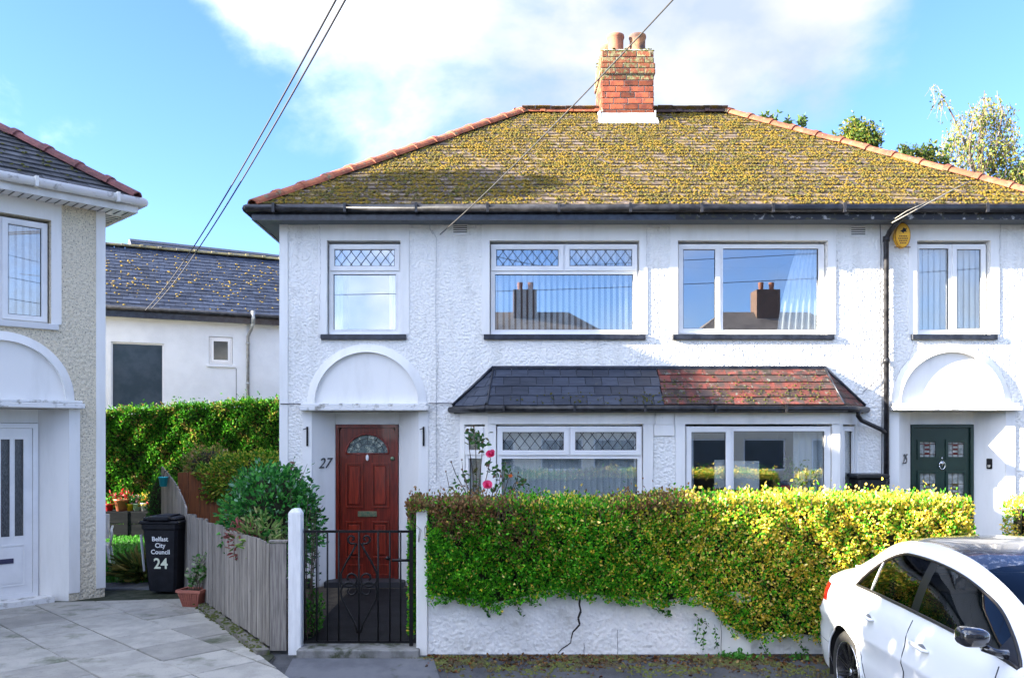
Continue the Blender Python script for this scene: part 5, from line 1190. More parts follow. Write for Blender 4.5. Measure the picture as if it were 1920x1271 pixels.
# ------------------------------------------------------------------ front hedge
def smooth(a, b, x): t = np.clip((x - a) / (b - a), 0, 1); return t * t * (3 - 2 * t)
def hedge(name, label, x0, x1, n, zb_pts, zt_fn, y0=7.86, y1=8.75, ends=(True, True), tone_shift=0):
    t = thing(name, label, 'hedge', ((x0 + x1) / 2, 8.3, 0))
    zbx = [PX(a, 7.9) for a, b in zb_pts]; zbz = [PZ(b, 7.9) for a, b in zb_pts]
    zb = lambda x: np.interp(x, zbx, zbz)
    side = rng.random(n); X_ = rng.uniform(x0, x1, n); zt = zt_fn(X_); lo = zb(X_) + .04 * lump(X_ * 2.5, 0, X_, 2, 5)
    Z_ = lo + (zt - lo) * rng.random(n); dep = rng.exponential(.035, n); Y_ = y0 + dep + .07 * lump(X_ * 1.3, 0, Z_ * 1.5, 1.1, 7) + .035 * lump(X_, 0, Z_, 4.3, 3) + .08 * (1 - smooth(0, .3, Z_ - lo)) * 0
    Y_ += .12 * smooth(.25, 0, zt - Z_) ** 2
    D = np.stack([rng.normal(0, .6, n), -.8 + rng.normal(0, .5, n), .45 + rng.normal(0, .5, n)], 1)
    top = side < .24; k = top.sum(); Y_[top] = rng.uniform(y0 + .05, y1, k); Z_[top] = zt[top] - rng.exponential(.03, k) + rng.exponential(.022, k) + .02 * lump(X_[top] * 4, 0, Y_[top] * 4, 2, 1)
    D[top] = np.stack([rng.normal(0, .6, k), rng.normal(-.2, .5, k), 1 + rng.normal(0, .3, k)], 1)
    for e, xe, sg in ((ends[0], x0, -1), (ends[1], x1, 1)):
        if not e: continue
        s = (side > (.90 if sg < 0 else .95)) & (side <= (.95 if sg < 0 else 1)); k = s.sum(); X_[s] = xe - sg * rng.exponential(.03, k); Y_[s] = rng.uniform(y0 + .05 if sg > 0 else 8.12, y1, k)
        l_ = np.where(sg < 0, .12, zb(np.full(k, xe))); Z_[s] = l_ + (zt_fn(X_[s]) - l_) * rng.random(k); D[s] = np.stack([sg * .9 + rng.normal(0, .4, k), rng.normal(-.2, .5, k), rng.normal(.3, .5, k)], 1)
    fr_ = (X_ < -.69) & (Y_ < 8.16) & (Z_ < 1.33); Y_[fr_] = 8.17 + rng.exponential(.1, fr_.sum())
    # a few shoots hanging below the clipped edge or sticking up
    yel = smooth(-.4, 3.6, X_ + .9 * (Z_ - .9) + .5 * lump(X_, 0, Z_, 1.7, 9)) + tone_shift
    h = zt - Z_; brown = (smooth(.34, .02, h + .16 * lump(X_, 0, Z_, 3, 2)) * smooth(.6, -.3, X_)) + .75 * smooth(.2, .02, h) * np.exp(-((X_ - 1.45) / .45) ** 2)
    brown = np.maximum(brown, .6 * np.exp(-((X_ - .15) / .22) ** 2 - ((Z_ - 1.13) / .2) ** 2))
    yel = np.clip(yel * (1 + .55 * lump(X_, Y_, Z_, 5.3, 6)), 0, 1.1); r_ = rng.random(n); G = palette(n, [(.045, .24, .012), (.08, .34, .018), (.02, .11, .01), (.16, .42, .02)], [5, 5, 3, 2]); Yc = palette(n, [(.50, .40, .045), (.62, .50, .13), (.30, .33, .03), (.68, .58, .26)], [4, 3, 2.6, 1.2])
    C = np.where((r_ < .06 + .62 * yel)[:, None], Yc, G)
    Bc = palette(n, [(.16, .085, .04), (.24, .15, .08), (.09, .05, .03), (.12, .14, .04)], [4, 2, 3, 2]); C = np.where((rng.random(n) < brown * .9)[:, None], Bc, C)
    gap = ((lump(X_, 0, Z_, 2.6, 4) > .55) & (rng.random(n) < .6)) | ((lump(X_, Y_, Z_, 6.5, 8) > .50) & (rng.random(n) < .8)); keep = ~gap
    leaves('foliage', np.stack([X_, Y_, Z_], 1)[keep], D[keep], .031, C[keep] * [1.55, 1.45, 1.2], t, aspect=.62)
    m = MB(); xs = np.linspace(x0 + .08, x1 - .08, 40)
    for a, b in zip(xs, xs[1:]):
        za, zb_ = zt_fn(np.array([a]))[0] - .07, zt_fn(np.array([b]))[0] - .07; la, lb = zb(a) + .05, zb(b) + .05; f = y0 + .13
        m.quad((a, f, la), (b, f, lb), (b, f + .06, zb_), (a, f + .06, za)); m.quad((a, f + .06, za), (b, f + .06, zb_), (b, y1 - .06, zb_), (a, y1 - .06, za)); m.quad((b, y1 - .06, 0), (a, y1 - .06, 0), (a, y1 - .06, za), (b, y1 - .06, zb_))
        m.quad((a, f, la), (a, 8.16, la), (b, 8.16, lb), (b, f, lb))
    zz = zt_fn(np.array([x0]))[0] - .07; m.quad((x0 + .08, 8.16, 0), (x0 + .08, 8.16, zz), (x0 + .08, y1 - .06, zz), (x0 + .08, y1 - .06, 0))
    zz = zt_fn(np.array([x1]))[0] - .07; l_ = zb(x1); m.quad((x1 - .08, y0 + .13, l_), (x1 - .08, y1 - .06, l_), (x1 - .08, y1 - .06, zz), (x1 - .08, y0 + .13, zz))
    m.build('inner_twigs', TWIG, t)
    # twigs showing through
    m = MB()
    for k in range(260):
        x = random.uniform(x0, x1) if k > 90 else random.uniform(x0, min(x1, x0 + 1.3)); zt_ = zt_fn(np.array([x]))[0]; z = zt_ + random.uniform(-.28, .02); y = random.uniform(y0 + .02, y0 + .35)
        m.tube([(x, y, z - .12), (x + random.uniform(-.03, .03), y - random.uniform(0, .03), z), (x + random.uniform(-.05, .05), y - random.uniform(0, .05), z + random.uniform(.02, .07))], [.003, .0025, .0015], 4, caps=False)
    m.build('twigs', BARK, t, kind='stuff')
    return t
zt1 = lambda x: 1.395 + .03 * lump(x * 1.5, 0, 0, 1.1, 3) + .035 * smooth(1.2, 1.6, x) - .02 * smooth(3.4, 4.2, x)
hedge('privet_hedge', 'long front hedge, green by the gate turning golden towards the white car', -.885, 4.38, 92000,
      [(740, 1120), (800, 1128), (880, 1134), (930, 1142), (1000, 1128), (1050, 1112), (1090, 1126), (1150, 1130), (1200, 1132), (1240, 1142), (1300, 1128), (1330, 1138), (1352, 1165), (1372, 1195), (1420, 1202), (1480, 1196), (1530, 1206), (1900, 1206)], zt1)
zt2 = lambda x: 1.40 + .03 * lump(x * 1.5, 0, 0, 1.1, 3)
hedge('privet_hedge', 'second golden hedge beyond the gap, at the right edge behind the car roof', 4.90, 8.5, 24000, [(1870, 1200), (2700, 1200)], zt2, y1=8.36)
# trailing shoots on the wall
tr = thing('trailing_shoots', 'leafy shoots hanging from the hedge over the white wall', 'plant', (1, 7.95, .4)); PL, DL = [], []; m = MB()
for (a, b, c, d) in ((905, 1136, 920, 1154), (925, 1140, 940, 1152), (968, 1130, 978, 1154), (985, 1126, 1010, 1134), (1232, 1138, 1245, 1148), (1300, 1150, 1330, 1175), (1310, 1160, 1305, 1200), (1320, 1180, 1318, 1222), (1250, 1146, 1254, 1158), (1340, 1170, 1345, 1215), (1425, 1205, 1440, 1230), (1500, 1205, 1515, 1226)):
    p, q = P3(a, b, 7.94), P3(c, d, 7.96); m.tube([p, p.lerp(q, .5), q], .002, 4)
    for k in range(16): f = random.random(); PL.append(p.lerp(q, f) + Vector((random.gauss(0, .012), -.005, random.gauss(0, .012)))); DL.append((random.gauss(0, 1), -.5, random.gauss(0, 1)))
m.build('stems', BARK, tr); leaves('foliage', PL, DL, .032, palette(len(PL), GREEN, [4, 4, 3, 2]), tr)
wd_ = [((1380, 1236), 150, .05, 'small weed clump at the foot of the wall below the overgrown hedge'), ((1496, 1235), 50, .03, 'tiny weed near the rear of the white car')]
for (px, py), n_, s_, lb in wd_:
    d = 7.9; c = (PX(px, d), d, -.02); t = thing('weed', lb, 'plant', c); P = rng.normal(0, 1, (n_, 3)) * [s_ * 1.5, s_, s_ * .5] + c; P[:, 2] = np.abs(P[:, 2] + .02) - .02
    leaves('foliage', P, rng.normal(0, 1, (n_, 3)) + [0, -.3, 1], .035, palette(n_, [(.06, .25, .03), (.1, .32, .04)], [1, 1]), t)
# rose bush
rb = thing('rose_bush', 'leggy rose bush with pink blooms standing behind the hedge by the bay', 'rose bush', (PX(905, 9.3), 9.3, 0)); m = MB(); PL, DL = [], []; tips = []
RD = 9.3
for (pts) in ([(892, 1000), (893, 925), (893, 880), (892, 845), (888, 800)], [(900, 1000), (905, 925), (920, 860), (918, 856)], [(885, 1000), (872, 920), (855, 890), (846, 866)], [(888, 1000), (880, 920), (868, 890), (866, 862)], [(896, 1000), (912, 925), (915, 912)],
              [(900, 1000), (930, 925), (945, 895), (948, 868)], [(905, 1000), (945, 928), (952, 900), (958, 890)], [(905, 1000), (955, 930), (965, 905), (985, 900)], [(880, 1000), (860, 925), (842, 912), (836, 884)], [(885, 1000), (874, 900), (866, 880)], [(905, 1000), (940, 930), (965, 915), (972, 886)],
              [(890, 1000), (899, 900), (903, 860), (905, 830)], [(890, 1000), (887, 890), (880, 842), (878, 806)], [(902, 1000), (925, 920), (937, 905), (938, 884)]):
    q = [P3(a, b, RD + random.uniform(-.1, .1)) for a, b in pts]; m.tube(q, np.linspace(.007, .003, len(q)).tolist(), 5); tips.append(q)
m.build('stems', BARK, rb)
def lf(px, py, n, s):
    for k in range(n): p = P3(px + random.gauss(0, s), py + random.gauss(0, s), RD + random.uniform(-.1, .1)); PL.append(p); DL.append((random.gauss(0, 1), -.3, random.gauss(-.2, 1)))
for a in ((890, 815, 26, 8), (900, 830, 18, 8), (912, 840, 10, 5), (886, 828, 12, 6), (938, 880, 14, 7), (925, 885, 10, 6), (945, 893, 8, 5), (973, 900, 12, 7), (983, 902, 8, 4), (952, 875, 5, 4), (918, 866, 5, 3), (850, 915, 8, 8), (865, 905, 10, 9), (880, 900, 10, 10), (905, 905, 10, 9), (930, 915, 10, 9), (966, 918, 8, 8)): lf(*a)
leaves('foliage', PL, DL, .055, palette(len(PL), [(.035, .11, .03), (.06, .17, .03), (.12, .12, .04), (.16, .08, .05)], [4, 4, 2, 1]), rb, aspect=.55)
PINK = mat('rose_petal', (.75, .03, .14), (.80, .10, .25), sc=30, rough=.5); ORG_ = mat('orange_bud', (.75, .22, .05), rough=.5)
for (px, py, r, mt) in ((919, 853, .050, PINK), (914, 910, .055, PINK), (957, 893, .024, ORG_), (923, 848, .03, PINK)):
    c = P3(px, py, RD - .12); m = MB(); m.smooth = True
    for ring_, (k, rr_, til) in enumerate(((5, .45, 1.1), (6, .75, .7), (7, 1, .35))):
        for j in range(k):
            a = 2 * math.pi * (j + .3 * ring_) / k; M = Matrix.Translation(c) @ Matrix.Rotation(R(random.uniform(40, 70)), 4, 'X') @ Matrix.Rotation(a, 4, 'Z') @ Matrix.Rotation(-til, 4, 'Y'); w = r * rr_ * .62
            m.add([(0, 0, 0), (r * rr_ * .5, -w, .004), (r * rr_, -w * .7, .010), (r * rr_ * 1.08, 0, .003), (r * rr_, w * .7, .010), (r * rr_ * .5, w, .004), (r * rr_ * .5, 0, -.004)], [(0, 1, 6), (1, 2, 6), (2, 3, 6), (3, 4, 6), (4, 5, 6), (5, 0, 6)], M)
    m.build('rose' if mt is PINK else 'bud', mt, rb)
m = MB()
for q in tips: m.lathe([(.001, -.012), (.008, -.004), (.009, .006), (.002, .014)], 6, c=q[-1])
m.build('rose_hips', mat('brown_hip', (.14, .07, .03), rough=.6), rb, kind='stuff')
# the path side: soil edge plants at left of gate
shrub('low_green_plant', 'small green plant low behind the left side of the iron gate', 'plant', (-1.93, 8.75, .22), (.10, .3, .22), 420, .04, GREEN, [3, 3, 3, 1])

# ------------------------------------------------------------------ white saloon car
PAINT = mat('white_car_paint', (.80, .81, .82), rough=.22, spec=.5, coat=.8)
CBLK = mat('black_gloss_panel', (.012, .013, .018), rough=.08, spec=.6, coat=1)
CPIL = mat('black_pillar_film', (.008, .009, .012), rough=.35, spec=.3)
ROOFB = mat('frosted_black_roof', (.02, .022, .028), (.20, .20, .20), sc=26, lo=.52, hi=.66, rough=.25, spec=.6, coat=.6)
TRIM = mat('dark_window_trim', (.025, .022, .02), rough=.35)
CHR = mat('polished_trim', (.80, .81, .83), rough=.12, metal=1)
SEAT = mat('dark_upholstery', (.02, .02, .022), rough=.8)
TYRE = mat('tyre_rubber', (.022, .022, .022), (.035, .033, .03), sc=20, rough=.85)
RIM = mat('dark_alloy', (.07, .07, .075), rough=.25, metal=.8)
REDL = mat('red_lamp_lens', (.55, .008, .01), rough=.12, coat=1)
def frost(m, name):     # dew drops on the tinted glass
    return m
KX = .91
xs_ = sorted(set(np.round(np.concatenate([np.array([0, .015, .04, .08, .14, .2, .27, .34, .42, .5]) * KX, np.linspace(.50, 1.30, 31), np.linspace(1.32, 2.90, 30), np.linspace(2.92, 3.74, 29), np.array([4.2, 4.28, 4.36, 4.44, 4.5, 4.55, 4.59, 4.62, 4.64]) * KX]), 4)))
AX = (.90, 3.33); HUB = .32; AR = .365
T_zS = ([0, .1, .3, .6, 1.0, 1.6, 2.2, 2.8, 3.3, 3.7, 4.1, 4.35, 4.5, 4.6, 4.64], [.90, .955, .985, .995, .99, .985, .98, .975, .97, .945, .86, .78, .70, .62, .56])
T_zC = ([0, .04, .12, .35, .6, .8, 1.05, 1.3, 1.6, 1.9, 2.2, 2.5, 2.75, 3.0, 3.25, 3.5, 4.0, 4.3, 4.5, 4.6, 4.64], [.93, .99, 1.045, 1.06, 1.13, 1.235, 1.345, 1.42, 1.465, 1.48, 1.475, 1.44, 1.375, 1.28, 1.16, 1.04, .95, .86, .76, .66, .60])
T_p = ([0, .015, .05, .12, .3, .7, 1.1, 3.9, 4.2, 4.4, 4.52, 4.6, 4.64], [.76, .80, .865, .915, .965, .993, 1, 1, .975, .92, .83, .72, .60])
T_w = ([.15, .28, .40, .52, .60, .67, .70, .78, .86, .93, 1.0], [.925, .965, .985, .99, .975, 1.0, 1.0, .972, .960, .925, .885])
T_g = ([0, .18, .40, .60, .76, .86, .935, .975, .995, 1.0], [1, .965, .915, .858, .80, .745, .67, .50, .26, 0])
for T in (T_zS, T_zC, T_p): T[0][:] = [v * KX for v in T[0]]
cub = lambda T, x: float(np.interp(x, *T))
def smoothT(T, x):
    return sum(cub(T, x + d) * w for d, w in ((-.12, 1), (-.06, 2), (0, 3), (.06, 2), (.12, 1))) / 9 if .15 < x < 4.0 else cub(T, x)
def zb_(x):
    b = float(np.interp(x, [0, .15, .6, 1.4, 3.0, 3.9, 4.1, 4.22], [.30, .24, .20, .19, .19, .19, .20, .26]))
    for a in AX:
        if abs(x - a) < AR: b = max(b, HUB + math.sqrt(AR * AR - (x - a) ** 2))
    return b
ZR = [0, .30, .42, .52, .60, .67, .70, .78, .86, .93]
def section(x):
    zS, zC, p, zb = smoothT(T_zS, x), smoothT(T_zC, x), cub(T_p, x), zb_(x); hw = .885 * p; out = []
    prev = zb
    for k, z in enumerate(ZR + [zS]):
        z = zb if k == 0 else max(min(z, zS - (10 - k) * .006), prev + .003)
        if k == 10: z = max(zS, prev + .003)
        prev = z; flare = .012 * max(0, 1 - abs(z - zb) / .06) if any(abs(x - a) < AR for a in AX) else 0
        out.append([x, hw * cub(T_w, min(z, 1.0)) + flare, z])
    gt = .72 * math.sin(math.pi / 2 * min(1, max(0, (x - .90) / .62))) ** .62 * math.sin(math.pi / 2 * min(1, max(0, (3.18 - x) / .55))) ** .6
    gt = max(gt, .10); base = out[-1][1]; H = zC - prev
    gl = [.05] + [.05 + (gt - .05) * f for f in (.25, .5, .75, 1)] + [gt + (.90 - gt) * f for f in (.35, .7, 1)] + [.95, .98, .995, 1.0]
    for g_ in gl: out.append([x, base * cub(T_g, g_) / 1.0, prev + H * g_])
    for q in out:
        if x < .45: q[0] += .12 * float(smooth(.62, 1.0, np.array(q[2]))) * (1 - x / .45)
        
    return out
secs = [section(x) for x in xs_]; NR = len(secs[0])
def car(label, loc, rz, paint, group=None):
    c = thing('parked_car', label, 'car', loc, rz, group, local=True)
    reg = {}
    def region(x, r):   # r: face row index between r and r+1
        if r < 10:
            if x < .36 and r in (7, 8) or x < .25 and r == 6: return 'tail_light'
            return 'body'
        k = r - 10   # 0: belt, 1-4 glass, 5-7 cant rail, 8-11 roof
        if 1 <= k <= 4:
            if .93 < x < 1.17: return 'quarter_glass'
            if 1.17 <= x < 1.22: return 'quarter_pillar'
            if 1.22 <= x < 1.88: return 'rear_door_glass'
            if 1.88 <= x < 2.00: return 'centre_pillar'
            if 2.00 <= x < 2.92: return 'front_door_glass'
            if 2.92 <= x < 3.14: return 'mirror_sail'
        if k >= 8:
            if .58 < x < 1.15: return 'rear_screen'
            if 1.15 <= x < 2.42: return 'roof_panel'
            if 2.42 <= x < 3.22: return 'windscreen'
        return 'body'
    mats = dict(body=paint, tail_light=REDL, quarter_glass=CGLASSD, rear_door_glass=CGLASSD, quarter_pillar=CPIL, centre_pillar=CPIL, mirror_sail=CPIL, front_door_glass=CGLASS, rear_screen=CGLASSD, roof_panel=ROOFB, windscreen=CGLASS)
    for sd in (-1, 1):
        for i in range(len(xs_) - 1):
            xm = (xs_[i] + xs_[i + 1]) / 2
            for r in range(NR - 1):
                k = region(xm, r); key = (k, sd if k not in ('body', 'rear_screen', 'roof_panel', 'windscreen') else 0)
                a, b, cc, d = [tuple((q[0], q[1] * sd, q[2])) for q in (secs[i][r], secs[i + 1][r], secs[i + 1][r + 1], secs[i][r + 1])]
                m = reg.setdefault(key, MB()); m.smooth = True; m.add([a, b, cc, d], [(0, 1, 2, 3) if sd < 0 else (3, 2, 1, 0)])
    # ends
    for i, s in ((0, -1), (len(secs) - 1, 1)):
        q = secs[i]; cxp = q[0][0] + s * .02
        for r in range(NR - 1):
            m = reg[('body', 0)]; L_, R_ = [(p[0], -p[1], p[2]) for p in (q[r], q[r + 1])], [(p[0], p[1], p[2]) for p in (q[r], q[r + 1])]
            mid = [(q[r][0] + s * .02, 0, q[r][2]), (q[r + 1][0] + s * .02, 0, q[r + 1][2])]
            f = (0, 1, 2, 3) if s > 0 else (3, 2, 1, 0)
            m.add([L_[0], mid[0], mid[1], L_[1]], [f]); m.add([mid[0], R_[0], R_[1], mid[1]], [f])
    for (k, sd), m in reg.items():
        me = m.mesh(k, mats[k]); 
        import bmesh
        bm = bmesh.new(); bm.from_mesh(me); bmesh.ops.remove_doubles(bm, verts=bm.verts, dist=.0004); bm.to_mesh(me); bm.free()
        for p in me.polygons: p.use_smooth = True
        o = inst(k, me, c, Matrix.Identity(4))
    def surf(x, z=None, r=None, off=.002):
        s = section(x)
        if r is not None: return Vector((s[r][0], -s[r][1] - off, s[r][2]))
        zz = [q[2] for q in s[:11]]; y = float(np.interp(z, zz, [q[1] for q in s[:11]])); xx = float(np.interp(z, zz, [q[0] for q in s[:11]])); return Vector((xx, -y - off, z))
    fl = Matrix.Scale(-1, 4, (0, 1, 0))
    for M in (None, fl):
        def tb(name, pts, r, m_, n=6): m = MB(); m.tube([(M @ p) if M else p for p in pts], r, n); m.build(name, m_, c)
        gapm = mat('panel_gap', (.05, .055, .065), rough=.8)
        tb('door_gap', [surf(1.95, z) for z in np.linspace(.22, .955, 14)], .0035, gapm, 5)
        tb('door_gap', [surf(3.00 + .05 * math.sin((z - .2) * 4), z) for z in np.linspace(.22, .935, 14)], .0035, gapm, 5)
        tb('door_gap', [surf(.98 + .36 * (1 - (z - .22) / .76) ** .8 + (0 if z > .55 else .03), z) for z in np.linspace(.24, .975, 16)], .0035, gapm, 5)
        tb('door_gap', [surf(x, .225 + .0 * x) for x in np.linspace(1.4, 2.9, 10)], .003, gapm, 5)
        X1 = np.linspace(.91, 3.16, 48)
        tb('window_trim', [surf(x, r=11, off=.004) for x in X1], .011, TRIM)
        tb('window_trim', [surf(.91, r=11, off=.004)] + [surf(x, r=15, off=.004) for x in X1[1:]], .009, TRIM)
        tb('pillar_line', [surf(1.195, r=r, off=.003) for r in (11, 12, 13, 14, 15)], .006, mat('silver_strip', (.6, .6, .6), rough=.3, metal=.6))
        tb('bumper_crease', [surf(x, .44 + .02 * (x < 1)) for x in np.linspace(.02, .52, 10)], .002, gapm, 4)
        for (x0, z0) in ((1.20, .85), (2.06, .84)):
            m = MB(M); p, q = surf(x0, z0), surf(x0 + .22, z0 - .012); o_ = Vector((0, -.028, 0))
            m.tube([p, p + o_ + (q - p) * .12, q + o_ - (q - p) * .12, q], [.008, .014, .014, .008], 8); m.build('door_handle', paint, c)
            m = MB(M); p2 = surf(x0 + .22, z0 - .012, off=.003); m.lathe([(.026, 0), (.020, .004)], 12, M=Matrix.Translation((p2.x - .10, p2.y + .003, p2.z)) @ Matrix.Rotation(math.pi / 2, 4, 'X') @ Matrix.Scale(2.2, 4, (1, 0, 0))); m.build('handle_recess', mat('recess_shade', (.35, .36, .38), rough=.4), c)
        # mirror
        m = MB(M); m.smooth = True; cx, cy, cz = 3.02, -.97, 1.10; vs = []; n1_, n2_ = 10, 18
        for i in range(n1_ + 1):
            a = math.pi * i / n1_; e = .62; ca, sa = -math.cos(a), math.sin(a) ** e
            for k in range(n2_):
                b = 2 * math.pi * k / n2_; cb, sb = math.cos(b), math.sin(b); sg = lambda v: math.copysign(abs(v) ** .62, v)
                vs.append((cx + .06 * sg(cb) * sa + (.02 if cb > 0 else 0), cy + .078 * math.copysign(abs(ca) ** .7, ca), cz + .052 * sg(sb) * sa * (1 - .12 * ca)))
        m.add(vs, [(i * n2_ + k, i * n2_ + (k + 1) % n2_, (i + 1) * n2_ + (k + 1) % n2_, (i + 1) * n2_ + k) for i in range(n1_) for k in range(n2_)])
        mo = m.build('door_mirror', CBLK, c)
        m = MB(M); m.tube([(3.06, -.80, 1.01), (3.05, -.86, 1.02), (3.04, -.92, 1.045)], [.028, .02, .022], 8); m.build('mirror_arm', CBLK, mo)
        m = MB(M)
        for zz in (1.085, 1.105): m.tube([(2.967, -1.02, zz), (2.957, -.97, zz), (2.963, -.92, zz)], .003, 5)
        m.build('mirror_ribs', CHR, mo)
        # arch lips and liners, wheels
        for a in AX:
            tb('arch_lip', [Vector((a + AR * math.cos(t), surf(a + AR * math.cos(t) * .98, HUB + AR * math.sin(t) + .01).y + .004, HUB + AR * math.sin(t))) for t in np.linspace(.02 * math.pi, .98 * math.pi, 24)], .008, paint)
            m = MB(M); pts = [(a + (AR + .004) * math.cos(t), HUB + (AR + .004) * math.sin(t)) for t in np.linspace(-.1 * math.pi, 1.1 * math.pi, 20)]
            for (p, q) in zip(pts, pts[1:]): m.quad((p[0], -.865, p[1]), (q[0], -.865, q[1]), (q[0], -.45, q[1]), (p[0], -.45, p[1]))
            m.poly([(p[0], -.45, p[1]) for p in pts]); m.build('arch_liner', DARK, c)
            WM = Matrix.Translation((a, -.855, HUB)) @ Matrix.Rotation(math.pi / 2, 4, 'X'); WM = (M @ WM) if M else WM
            m = MB(); m.lathe([(.222, -.20), (.25, -.21), (.30, -.205), (.318, -.17), (.321, -.10), (.321, -.07), (.318, -.02), (.30, .003), (.27, .008), (.240, -.002), (.232, -.02), (.222, -.06)], 48, M=WM, caps=False)
            wh = m.build('wheel', TYRE, c)
            m = MB(); m.lathe([(.215, -.19), (.222, -.03), (.238, -.012), (.241, -.004), (.236, -.001), (.226, -.004), (.218, -.02), (.20, -.06), (.19, -.16)], 48, M=WM, caps=False); m.build('rim', RIM, wh)
            m = MB(); m.lathe([(.241, -.003), (.241, .000), (.233, .002), (.231, -.002)], 48, M=WM, caps=False); m.build('rim_edge', CHR, wh)
            m = MB()
            for k in range(10):
                t = 2 * math.pi * k / 10
                for w in (-.055, .055):
                    RM = WM @ Matrix.Rotation(t, 4, 'Z'); m.prism([(.045, w * .5 - .007, -.045), (.225, w * 1.5 - .006, -.018), (.225, w * 1.5 + .006, -.018), (.045, w * .5 + .007, -.045)], (0, 0, .014), M=RM)
            m.lathe([(.001, -.028), (.03, -.030), (.055, -.036), (.06, -.06)], 20, M=WM); m.build('spokes', RIM, wh)
            m = MB(); m.lathe([(.001, -.020), (.028, -.022), (.030, -.03)], 20, M=WM); m.build('hub_cap', CHR, wh)
            m = MB(); m.lathe([(.05, -.10), (.17, -.10), (.17, -.11)], 24, M=WM); m.build('brake_disc', mat('brake_steel', (.25, .24, .23), rough=.4, metal=.7), wh)
        for x in (1.35, 2.15):
            m = MB(M); m.box(x - .25, x + .27, -.62, -.12, .30, .52, b=.05); m.prism([(x - .28, -.60, .50), (x - .16, -.60, .50), (x - .26, -.56, 1.12), (x - .36, -.56, 1.12)], (0, .44, 0)); m.box(x - .36, x - .26, -.46, -.24, 1.14, 1.30, b=.02); m.build('seat', SEAT, c)
        m = MB(M); m.box(3.02, 3.16, -.15, -.0, .1, .2) if False else None
    m = MB(); m.box(.3, 3.9, -.72, .72, .20, .26); m.box(2.7, 3.2, -.70, .70, .60, .92, b=.03); m.box(.4, 1.1, -.66, .66, .85, .93); m.build('cabin_floor', SEAT, c)
    m = MB(); m.tube([(2.62 + .10 * math.sin(t) * .4, -.36 + .18 * math.cos(t), .93 + .18 * math.sin(t)) for t in np.linspace(0, 2 * math.pi, 24)], .014, 6); m.build('steering_wheel', SEAT, c)
    m = MB(); m.prism([(.135, -.50, 1.045), (.27, -.50, 1.055), (.27, -.50, 1.035), (.135, -.50, 1.03)], (0, 1.0, 0)); m.build('boot_spoiler', paint, c)
    bx(c, 'badge', CHR, 4.24, 4.25, -.06, .06, .55, .67, b=.004)
    m = MB(); m.box(2.62, 2.74, .0 - .66, -.655, .94, .97); 
    for sd in (-1, 1): m = MB(); m.box(3.92, 4.10, sd * .72 - .06, sd * .72 + .06, .60, .70, b=.02); m.build('headlight', CHR, c)
    return c
wc = car('white saloon car with black roof parked nose-out at the right, tail to the hedge', (3.60, 7.57, -.13), R(-92.0), PAINT)
text('n', .05, Matrix.Translation((0, 0, -5)), 'x', PAPER, wc) if False else None

# ------------------------------------------------------------------ trees behind the roof
def tree(name, label, base, d, limbs, blobs, size, cols, w, r0=.10, droop=False, aspect=.55, group=None):
    b = Vector((PX(base, d), d, 0)); t = thing(name, label, 'tree', b, 0, group); tk = MB(); cr = MB(); PL, DL = [], []
    top = None
    for li, pts in enumerate(limbs):
        P = [P3(x, y, d + dz) for x, y, dz in pts]; n = len(P)
        rr_ = [max(.008, (r0 if li == 0 else r0 * .45) * (1 - i / (n - 1)) + .008) for i in range(n)]
        if li == 0: P = [b] + P; rr_ = [r0 * 1.4] + rr_
        tk.tube(P, rr_, 7)
    tk.build('trunk', mat('birch_bark', (.17, .14, .115), (.08, .065, .05), sc=6, rough=.9), t)
    for (cx, cy, rx, ry, n, cl) in blobs:
        # twig clusters: n shoots, leaves strung along each
        C = P3(cx, cy, d); sc_ = d / 1600
        for k in range(n):
            a = rng.uniform(0, 2 * math.pi); q = rng.random() ** .5
            p = C + Vector((math.cos(a) * rx * sc_ * q, rng.normal(0, rx * sc_ * .6), math.sin(a) * ry * sc_ * q))
            tiny = r0 < .03; L_ = rng.uniform(.15, .45) * (1.6 if droop else .2 if tiny else .7)
            e = p + Vector((rng.normal(0, .03 if tiny else .14), rng.normal(0, .14), -L_ if droop else rng.uniform(-.1, L_)))
            cr.tube([p, p.lerp(e, .5) + Vector((rng.normal(0, .03), 0, .02)), e], [.006, .005, .003], 3, caps=False)
            for j in range(cl): f = rng.random(); PL.append(p.lerp(e, f) + Vector(rng.normal(0, .02 if tiny else .05, 3))); DL.append((rng.normal(), rng.normal(), rng.normal() - (.6 if droop else 0)))
    cr.build('twigs', mat('fine_twigs', (.16, .12, .10), rough=.9), t, kind='stuff')
    leaves('crown', PL, DL, size, palette(len(PL), cols, w), t, aspect=aspect)
    return t
BC = [(.30, .30, .05), (.14, .24, .05), (.60, .50, .06), (.08, .14, .04)]
